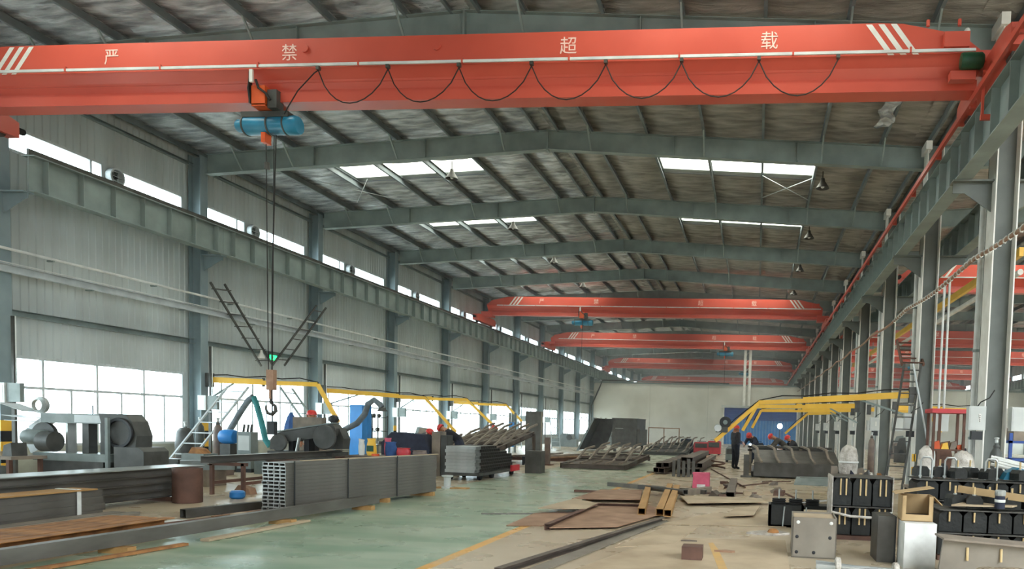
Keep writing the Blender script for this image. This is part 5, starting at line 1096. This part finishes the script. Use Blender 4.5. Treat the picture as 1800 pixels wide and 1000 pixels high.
for i, (x, y, w_, d_, h_, lb) in enumerate(((2.2, 16.6, 1.1, 1.2, .6, 'cluttered grey table under the wrapped motor'), (3.4, 13.8, 1.2, 1.3, .62, 'cluttered grey table under the wrapped lump'))):
    t = thing('work_table', lb, 'table', (x, y, 0)); MB().box(-w_ / 2, w_ / 2, -d_ / 2, d_ / 2, h_ - .05, h_).build('top', 'brown_pale', t)
    for sx in (-1, 1):
        for sy in (-1, 1): MB().box(sx * w_ * .45 - .04, sx * w_ * .45 + .04, sy * d_ * .45 - .04, sy * d_ * .45 + .04, 0, h_ - .05).build('leg', 'dark_steel', t)
    MB().box(-w_ / 2, w_ / 2, -d_ / 2, d_ / 2, .15, .2).build('shelf', 'dark_steel', t); MB().box(-w_ * .4, w_ * .4, -d_ * .45, d_ * .3, .2, h_ - .08).build('stored_parts', 'black_block', t)
q = random.Random(5)
for i in range(24):
    A = i < 10; n_ = i if A else i - 10
    x, y = (1.75 + .1 * n_, q.uniform(16.1, 17.1)) if A else (2.85 + .08 * n_, q.uniform(13.2, 14.3)); s_ = q.uniform(.05, .13)
    o = MB().poly([(-s_, 0), (s_, 0), (s_ * .8, s_ * q.uniform(.6, 2.4)), (-s_ * .5, s_ * q.uniform(.6, 1.6))], 'y', -s_ * .6, s_ * .6).build('loose_part', ('brown_pale', 'dark_steel', 'plastic_wrap', 'rust', 'cloth_navy', 'tan_plate')[i % 6]); o.location = (x, y, .6 if A else .62); o.rotation_euler = (0, 0, q.uniform(0, 6)); tag(o, 'small loose part on the table under the wrapped %s, %s from the left' % ('motor' if A else 'lump', ORD[n_]), 'part', 'loose parts on the %s table' % ('motor' if A else 'lump'))
t = thing('film_drape', 'grey film draped over the front of the first cluttered table', 'plastic film', (2.2, 15.9, 0)); b = MB(); vs = []
for j in range(7):
    for i in range(13): vs.append((-.62 + 1.24 * i / 12, (.25 - .07 * j if j < 4 else .04 - .02 * (j - 3)) + .02 * math.sin(i * 2.1 + j), (.66 - .0 * j if j < 3 else .66 - .1 * (j - 2)) + .015 * math.sin(i * 1.7)))
b.add(vs, [(j * 13 + i, j * 13 + i + 1, (j + 1) * 13 + i + 1, (j + 1) * 13 + i) for j in range(6) for i in range(12)], True); b.build('film', 'plastic_wrap', t)
# stairs, boxes and pipes on the middle columns
st = ladder('steel_stair', 'dark steep steel stair between the first and second middle columns', (3.77, 20.00, 3.39), (3.1, 18.4, 0), (.42, .0, 0), 11, 'dark_machine', .03, tread=True, cat='stair')
ladder('steel_stair', 'brown upper stair flight with pale treads beside the second middle column', (4.0, 22.5, 4.3), (3.75, 20.2, 3.4), (.55, 0, 0), 6, 'rust_dark', .03, tread=True, cat='stair')
MB().bar((0, 0, 0), (.9, .4, -3.6), .03, .04).build('handrail', 'alu_frame', st).location = (.75, .9, 3.35)
for k in range(0, 7):
    y = Yk(k) - .35
    t = thing('switch_cabinet', 'pale grey switch cabinet on the %s middle column' % ORD[k + 1], 'switch cabinet', (XRc - .16, y - .32, 1.68), group='switch cabinets on the middle columns')
    MB().box(-.17, .13, -.1, .1, 0, .44).build('case', 'box_grey', t); MB().box(-.15, .11, -.106, -.1, .02, .42).build('door', 'box_grey', t); MB().box(.0, .04, -.112, -.106, .15, .3).build('label_plate', 'white_paint', t)
    if k == 0:
        for i in range(4): MB().box(.01, .03, -.115, -.112, .16 + i * .035, .175 + i * .035).build('printed_digit', 'black_paint', t)
    MB().tube([(0, 0, .44), (.05, -.02, .52), (.2, -.02, .6), (.32, .1, .75)], .012, 6).build('lead', 'cable_black', t); MB().box(-.1, .1, -.06, .06, -.18, -.02).build('socket_box', 'black_paint', t)
    t = thing('switch_cabinet', 'pale grey switch cabinet on the second-hall side of the %s middle column' % ORD[k + 1], 'switch cabinet', (XRc + .6, y - .32, 1.68), group='switch cabinets on the second-hall side')
    MB().box(-.17, .2, -.1, .1, 0, .44).build('case', 'box_grey', t); MB().box(-.15, .18, -.106, -.1, .02, .42).build('door', 'box_grey', t)
    t = thing('down_pipe', 'grey rain pipe behind the %s middle column' % ORD[k + 1], 'pipe', (XRc - .02, y + .45, 0), group='rain pipes behind the middle columns')
    MB().cyl((0, 0, 0), (0, 0, 6.2), .06, 10).build('pipe', 'pipe_white', t)
    for z in (1.5, 3.2, 5.0): MB().lathe([(.06, 0), (.075, .005), (.075, .05), (.06, .055)], (0, 0, z), 12).build('collar', 'girder_paint', t)
t = thing('pipe_pair', 'pair of thin pale pipes right of the second middle column', 'pipes', (4.75, 20.25, 0))
for x in (0, .13): MB().cyl((x, 0, 2.2), (x, 0, 5.6), .03, 8).build('pipe', 'pipe_white', t)
MB().box(-.05, .2, -.04, .04, 2.15, 2.2).build('manifold', 'dark_machine', t); MB().box(.0, .08, -.03, .03, 0, 2.15).build('stand', 'rust_dark', t)
t = thing('flexible_conduit', 'pale ribbed conduit sagging along the middle columns', 'conduit', (3.9, 11, 4.8)); pts = []
for i in range(60):
    y = i * 1.1; u = (y + 11 - 15 + .35) % 6 / 6; pts.append((0, y, .012 * y - .1 * math.sin(PI * u) + .02))
MB().tube(pts, .035, 8).build('hose', 'copper_rope', t)
b = MB(); q = []
for i in range(260): y = i * .045; u = (y - 3.65) % 6 / 6; q.append((.045 * math.cos(i * 1.1), y, .012 * y - .1 * math.sin(PI * u) + .02 + .045 * math.sin(i * 1.1)))
b.tube(q, .012, 5).build('wrapping', 'pipe_white', t)
gas('dark gas cylinder leaning at the first middle column', 4.3, 13.9, 'cyl_dark', 1.45, grp='gas cylinders by the middle columns'); gas('brown gas cylinder by the third middle column', 3.9, 25.8, 'cyl_brown', 1.5, grp='gas cylinders by the middle columns'); gas('pale gas cylinder by the second middle column', 4.55, 20.0, 'box_grey', 1.3, grp='gas cylinders by the middle columns')
t = thing('tape_marker', 'yellow tape marker on the second middle column', 'marker', (XRc - .02, Yk(1) - .57, .5))
for z in (0, .35): MB().box(-.04, .06, -.02, .02, z, z + .2).build('band', 'yellow_paint', t)
# red canopied tool cart in the second hall
t = thing('tool_rack', 'rust-brown tool rack with a red roof behind the columns', 'rack', (4.55, 18.6, 0))
for x in (-.35, .35):
    for y in (-.3, .3): MB().box(x - .03, x + .03, y - .03, y + .03, 0, 2.1).build('post', 'rust_dark', t)
MB().box(-.42, .42, -.4, .4, 2.1, 2.2).build('roof', 'red_plastic', t)
for z in (.5, 1.2): MB().box(-.38, .38, -.32, .32, z, z + .04).build('shelf', 'rust_dark', t)
for i, (x, h_, m) in enumerate(((-.25, .2, 'orange_paint'), (-.05, .16, 'yellow_paint'), (.15, .2, 'brown_pale'), (.28, .12, 'orange_paint'))):
    o = MB().poly([(-.09, 0), (.09, 0), (.06, h_), (-.05, h_ * .8)], 'y', -.08, .08).build('glove_heap', m); o.location = (4.55 + x, 18.45, 1.24); tag(o, 'coloured work glove heap on the tool rack, %s from the left' % ORD[i], 'gloves', 'glove heaps on the tool rack')
t = thing('blue_rack', 'blue steel rack at the right edge', 'rack', (5.35, 15.6, 0))
for x in (-.35, .4):
    for y in (-.3, .3): MB().box(x - .03, x + .03, y - .03, y + .03, 0, 1.65).build('post', 'door_blue', t)
for z in (.4, .75, 1.1, 1.45): MB().box(-.38, .43, -.33, .33, z, z + .05).build('shelf', 'door_blue', t)
MB().box(-.35, .4, -.3, .3, .8, 1.08).build('crate', 'cloth_blue', t); MB().box(-.3, .35, -.3, .2, 1.5, 1.75).build('stored_board', 'brown_pale', t)
for i in range(9):
    o = MB().tube([(0, 0, 0), (.95, -.5, -.24)], .025, 8).build('white_pipe', 'white_plastic'); o.location = (3.75 + .02 * (i % 3), 12.0 + .06 * i, 1.12 + .04 * (i % 4)); o.rotation_euler = (0, 0, -.1 + .05 * i); tag(o, 'white plastic pipe in the heap at the right edge, %s of the heap' % ORD[i], 'pipe', 'white pipes at the right edge')
o = MB().poly([(-.2, 0), (.25, 0), (.2, .12), (0, .18), (-.15, .1)], 'y', -.12, .12).build('cyan_cloth', 'hoist_blue'); o.location = (3.75, 11.2, .95); tag(o, 'crumpled cyan cloth below the white pipes', 'cloth')
t = thing('pipe_support', 'dark trestle holding the white pipes', 'trestle', (4.1, 12.1, 0)); MB().box(-.4, .4, -.05, .05, .8, .9).build('beam', 'dark_steel', t)
for x in (-.35, .35): MB().box(x - .04, x + .04, -.04, .04, 0, .8).build('leg', 'dark_steel', t)
# background goods of the second hall, seen between the columns
q = random.Random(9)
for i in range(22):
    y = 22 + i * 2.1; x = 5.6 + q.uniform(0, 3.5) + i * .25; w_, h_ = q.uniform(.5, 1.2), q.uniform(.6, 1.5)
    t = thing('stored_machine', 'machine stored in the second hall behind the columns, %s from the front' % (ORD + ['nineteenth', 'twentieth', 'last but one', 'last'])[i], 'machine', (x, y, 0), q.uniform(-.3, .3), 'machines stored in the second hall')
    m = ('dark_machine', 'rust_dark', 'grey_machine', 'cyl_brown', 'cloth_navy')[i % 5]
    MB().box(-w_ / 2, w_ / 2, -.4, .4, 0, h_ * .65).build('base', m, t); MB().poly([(-w_ * .35, h_ * .65), (w_ * .3, h_ * .65), (w_ * .2, h_), (-w_ * .2, h_ * .95)], 'y', -.3, .3).build('upper_part', m, t); MB().lathe([(.04, 0), (.15, .01), (.15, .08), (.04, .1)], (0, -.45, h_ * .4), 12, 'y').build('hand_wheel', 'black_paint', t)

# loose rubber buffers heaped on the pallets at the right edge
q = random.Random(21)
for i in range(14):
    x = 2.45 + .11 * i + q.uniform(-.03, .03); y = q.uniform(9.7, 10.2) if i % 2 else q.uniform(11.0, 11.4); z = .66 if i % 2 else .95
    t = thing('rubber_buffer', 'black rubber buffer with a stud lying on the %s pallet, %s from the left' % ('near' if i % 2 else 'far', ORD[i // 2]), 'rubber buffer', (x, y, z), q.uniform(-.6, .6), 'loose rubber buffers on the pallets')
    MB().poly([(-.1, 0), (.1, 0), (.1, .1), (.06, .15), (-.06, .15), (-.1, .1)], 'y', -.09, .09).build('block', 'black_block', t); MB().cyl((0, 0, .15), (0, 0, .26), .013, 8).build('stud', 'wood_peg', t); MB().lathe([(.024, 0), (.024, .015)], (0, 0, .15), 6).build('nut', 'bright_steel', t)
t = thing('yellow_rail', 'yellow rail running along the second hall behind the columns', 'rail', (5.9, 18, 5.83)); MB().bar((0, 0, 0), (0, 30, 0), .1, .2).build('beam', 'yellow_paint', t)
for i in range(6): MB().bar((0, 2 + i * 5, .1), (0, 2 + i * 5, .5), .04, .04).build('hanger', 'girder_paint', t)
t = thing('duct_pipe', 'long white duct pipe hanging in the second hall below the yellow rail', 'pipe', (5.9, 18, 5.37)); MB().tube([(0, 0, 0), (0, 30, 0)], .07, 10).build('pipe', 'white_paint', t)  # plain white-painted pipe, gives no light
for i in range(6): MB().bar((0, 2.3 + i * 5, .05), (0, 2.3 + i * 5, .38), .03, .03).build('hanger', 'girder_paint', t)

# ================================================================== PEOPLE
STAND = dict(pelvis=(0, 0, .93), belly=(0, .01, 1.10), chest=(0, .01, 1.29), neck=(0, 0, 1.46), head=(0, -.02, 1.58), crown=(0, -.02, 1.66),
             sL=(.18, .01, 1.39), eL=(.25, .03, 1.12), wL=(.25, -.06, .89), sR=(-.18, .01, 1.39), eR=(-.25, .03, 1.12), wR=(-.25, -.06, .89),
             hL=(.09, 0, .88), kL=(.11, -.02, .49), aL=(.11, .03, .09), tL=(.12, -.14, .045), hR=(-.09, 0, .88), kR=(-.11, -.02, .49), aR=(-.11, .03, .09), tR=(-.12, -.14, .045))
BEND = dict(STAND, pelvis=(0, .18, .88), belly=(0, .02, 1.03), chest=(0, -.18, 1.17), neck=(0, -.34, 1.27), head=(0, -.45, 1.31), crown=(0, -.52, 1.35),
            sL=(.18, -.22, 1.2), eL=(.24, -.38, .98), wL=(.16, -.58, .88), sR=(-.18, -.22, 1.2), eR=(-.24, -.38, .98), wR=(-.16, -.58, .88),
            hL=(.09, .16, .84), hR=(-.09, .16, .84), kL=(.12, .0, .47), kR=(-.12, .05, .47))
CROUCH = dict(STAND, pelvis=(0, .12, .5), belly=(0, .04, .66), chest=(0, -.08, .84), neck=(0, -.2, .97), head=(0, -.28, 1.05), crown=(0, -.32, 1.12),
              sL=(.18, -.1, .9), eL=(.24, -.3, .72), wL=(.14, -.5, .66), sR=(-.18, -.1, .9), eR=(-.24, -.32, .72), wR=(-.14, -.52, .68),
              hL=(.1, .1, .47), kL=(.16, -.3, .5), aL=(.14, -.06, .09), tL=(.15, -.24, .045), hR=(-.1, .1, .47), kR=(-.16, -.28, .42), aR=(-.14, .05, .1), tR=(-.14, -.12, .045))
RAD = dict(pelvis=.17, belly=.175, chest=.19, neck=.065, head=.098, crown=.075, s=.1, e=.072, w=.045, h=.118, k=.088, a=.06, t=.05)
ED = [('pelvis', 'belly'), ('belly', 'chest'), ('chest', 'neck'), ('neck', 'head'), ('head', 'crown')]
for s_ in 'LR': ED += [('chest', 's' + s_), ('s' + s_, 'e' + s_), ('e' + s_, 'w' + s_), ('pelvis', 'h' + s_), ('h' + s_, 'k' + s_), ('k' + s_, 'a' + s_), ('a' + s_, 't' + s_)]
def person(label, loc, rz, pose, jacket, trousers, helmet='helmet_red'):
    root = thing('person', label, 'person', loc, rz)
    names = list(pose); idx = {n: i for i, n in enumerate(names)}
    me = bpy.data.meshes.new('body_skeleton'); me.from_pydata([pose[n] for n in names], [(idx[a], idx[b]) for a, b in ED], [])
    ob = bpy.data.objects.new('body_skeleton', me); COL.objects.link(ob)
    ob.modifiers.new('skin', 'SKIN'); sv = me.skin_vertices[0].data
    for n in names:
        r = RAD.get(n) or RAD[n[0]]; sv[idx[n]].radius = (r * (1.0 if n not in ('chest', 'pelvis', 'belly') else 1.12), r * (1.0 if n not in ('chest', 'pelvis', 'belly') else .8)); sv[idx[n]].use_root = n == 'pelvis'
    sub = ob.modifiers.new('sub', 'SUBSURF'); sub.levels = 2; sub.render_levels = 2
    bpy.context.view_layer.update()
    bm_ = bpy.data.meshes.new_from_object(ob.evaluated_get(bpy.context.evaluated_depsgraph_get())); bpy.data.objects.remove(ob); bpy.data.meshes.remove(me)
    # hands, nose and ears join the same mesh
    ex = MB(); hd = Vector(pose['head']); fw = (Vector((0, -1, 0)) if pose is STAND else Vector((0, -.75, -.65))).normalized(); up = (Vector(pose['crown']) - hd).normalized()
    fw = (fw - up * fw.dot(up)).normalized(); sd = fw.cross(up).normalized()
    ex.tube([hd + fw * .085 + up * .03, hd + fw * .115 - up * .01], [.012, .02], 6); ex.tube([hd + fw * .09 - up * .045 - sd * .03, hd + fw * .095 - up * .047, hd + fw * .09 - up * .045 + sd * .03], [.006, .01, .006], 6)
    for q in (-1, 1): ex.ball(hd + sd * .1 * q, .026, 8, 6); ex.ball(hd + fw * .088 + sd * .035 * q + up * .025, .012, 8, 6)
    for s_ in 'LR':
        w_ = Vector(pose['w' + s_]); d = (w_ - Vector(pose['e' + s_])).normalized(); sx = d.cross(Vector((0, 1, .3))).normalized(); n_ = d.cross(sx)
        ex.prof([(-.04, -.014), (.04, -.014), (.04, .014), (-.04, .014)], w_, w_ + d * .09, n_)
        for k_, (o_, ln) in enumerate(((-.032, .065), (-.011, .08), (.011, .075), (.032, .058))):
            a = w_ + d * .085 + sx * o_; b = a + d * ln * .55 + n_ * .008; c = b + d * ln * .4 + n_ * .022; ex.tube([a, b, c], [.0095, .009, .0075], 6)
        a = w_ + d * .02 + sx * .04; ex.tube([a, a + d * .03 + sx * .03, a + d * .06 + sx * .038], [.012, .011, .009], 6)
    b2 = bmesh.new(); b2.from_mesh(bm_); nb = len(b2.faces); b2.verts.ensure_lookup_table()
    vs = [b2.verts.new(v) for v in ex.v]
    for f_ in ex.f:
        try: b2.faces.new([vs[i] for i in f_])
        except ValueError: pass
    b2.faces.ensure_lookup_table(); bmesh.ops.recalc_face_normals(b2, faces=b2.faces); P = {n: Vector(pose[n]) for n in names}
    def near(p):
        best, bn = 9e9, None
        for a, b in ED:
            A, B = P[a], P[b]; t = max(0, min(1, (p - A).dot(B - A) / (B - A).length_squared)); dd = (p - A.lerp(B, t)).length
            if dd < best: best, bn, bt = dd, (a, b), t
        return bn, bt
    for i, f_ in enumerate(b2.faces):
        f_.smooth = True
        if i >= nb: f_.material_index = 0; continue
        (a, b), t_ = near(f_.calc_center_median())
        f_.material_index = 0 if b == 'crown' or b == 'head' or (b == 'neck' and t_ > .75) or (b[0] == 'w' and t_ > .93) else (3 if b[0] == 't' or (b[0] == 'a' and t_ > .85) else (2 if (b[0] in 'hka' and b != 'head') or a == 'pelvis' and t_ < .25 else 1))
    bm_.materials.clear()
    for m in ('skin', jacket, trousers, 'black_paint'): bm_.materials.append(M[m])
    b2.to_mesh(bm_); b2.free()
    link('body', bm_, root)
    # helmet: dome with brim, set on the crown
    R_ = Matrix((sd, -fw, up)).transposed().to_4x4(); R_.translation = hd + up * .035
    hb = MB(); hb.lathe([(.122, 0), (.125, .02), (.118, .06), (.095, .1), (.055, .125), (.005, .13)], (0, 0, 0), 18).lathe([(.118, -.004), (.145, -.002), (.145, .008), (.12, .012)], (0, -.012, 0), 18)
    hb.prof([(-.018, 0), (.018, 0), (.012, .014), (-.012, .014)], (0, .1, .085), (0, -.1, .085)); hb.xf(R_).build('helmet', helmet, root)
    col = MB().tube([P['neck'] + Vector((.07 * math.cos(a), .07 * math.sin(a), -.02)) for a in [2 * PI * i / 10 for i in range(11)]], .022, 6).build('collar', jacket, root)
    return root
W2 = dict(STAND, wL=(.2, -.2, 1.02), eL=(.25, .0, 1.13), wR=(-.12, -.22, 1.05))
person('standing worker in dark jacket and black trousers beside the tube pile', (-.80, 29.2, 0), 2.2, W2, 'cloth_dark', 'cloth_black')
person('worker in olive jacket bending over the wide welded frame', (1.05, 29.6, 0), -1.45, BEND, 'cloth_brown', 'cloth_black')
person('worker in dark blue behind the standing worker near the blue door', (-.1, 34.0, 0), -.5, BEND, 'cloth_navy', 'cloth_navy')
person('crouching worker with red helmet right of the bending worker', (1.55, 30.6, .2), -1.3, CROUCH, 'cloth_dark', 'cloth_black')
person('worker in black bending left behind the cart of short tubes', (-9.35, 22.4, 0), -1.5, BEND, 'cloth_black', 'cloth_navy')
person('crouching worker in brown facing right beside the bending worker in black', (-10.5, 22.4, .1), 1.45, CROUCH, 'cloth_brown', 'cloth_dark')
person('worker with red helmet standing behind the raised bandsaw', (-11.75, 18.6, 0), .3, STAND, 'cloth_brown', 'cloth_dark')
person('worker in pale brown bending beyond the raised welded frame', (-11.7, 31.0, 0), 1.4, BEND, 'brown_pale', 'cloth_blue')
o = MB().box(-.35, .35, -.3, .3, 0, .2).build('low_platform', 'dark_steel'); o.location = (1.55, 30.6, 0); tag(o, 'low steel platform under the crouching worker on the right', 'platform')
o = MB().box(-.35, .35, -.3, .3, 0, .1).build('low_platform', 'dark_steel'); o.location = (-10.5, 22.4, 0); tag(o, 'low steel platform under the crouching worker in brown', 'platform')
# welding arc by the welded frame
t = thing('welding_torch', 'welding torch with a bright arc at the corner of the wide welded frame', 'welding torch', (-0.23, 29.10, 1.00))
MB().ball((0, 0, 0), .04, 12, 8).build('arc', 'weld_arc', t); MB().tube([(.02, 0, .06), (.08, 0, .2), (.2, .02, .26)], [.012, .02, .02], 8).build('torch', 'black_paint', t)
MB().tube([(.2, .02, .26), (.3, .3, .1), (.3, .6, -.4), (.25, .7, -t.location.z + .03), (.4, 1.6, -t.location.z + .03)], .018, 6).build('cable', 'cable_black', t)


# ================================================================== DUST HAZE IN THE HALL
hz = bpy.data.materials.new('dust_haze'); hz.use_nodes = True; nt = hz.node_tree; nt.nodes.remove(nt.nodes['Principled BSDF'])
vs = nt.nodes.new('ShaderNodeVolumeScatter'); vs.inputs['Color'].default_value = (.92, .96, 1, 1); vs.inputs['Density'].default_value = .004; vs.inputs['Anisotropy'].default_value = .2
nt.links.new(vs.outputs[0], nt.nodes['Material Output'].inputs['Volume']); M['dust_haze'] = hz
o = MB().box(XW + .02, XR2 - .02, 32.0, YB - .2, .01, 9.9).build('dust_haze', 'dust_haze'); o['kind'] = 'stuff'; o['label'] = 'thin dust haze hanging in the far half of the hall'; o['category'] = 'haze'
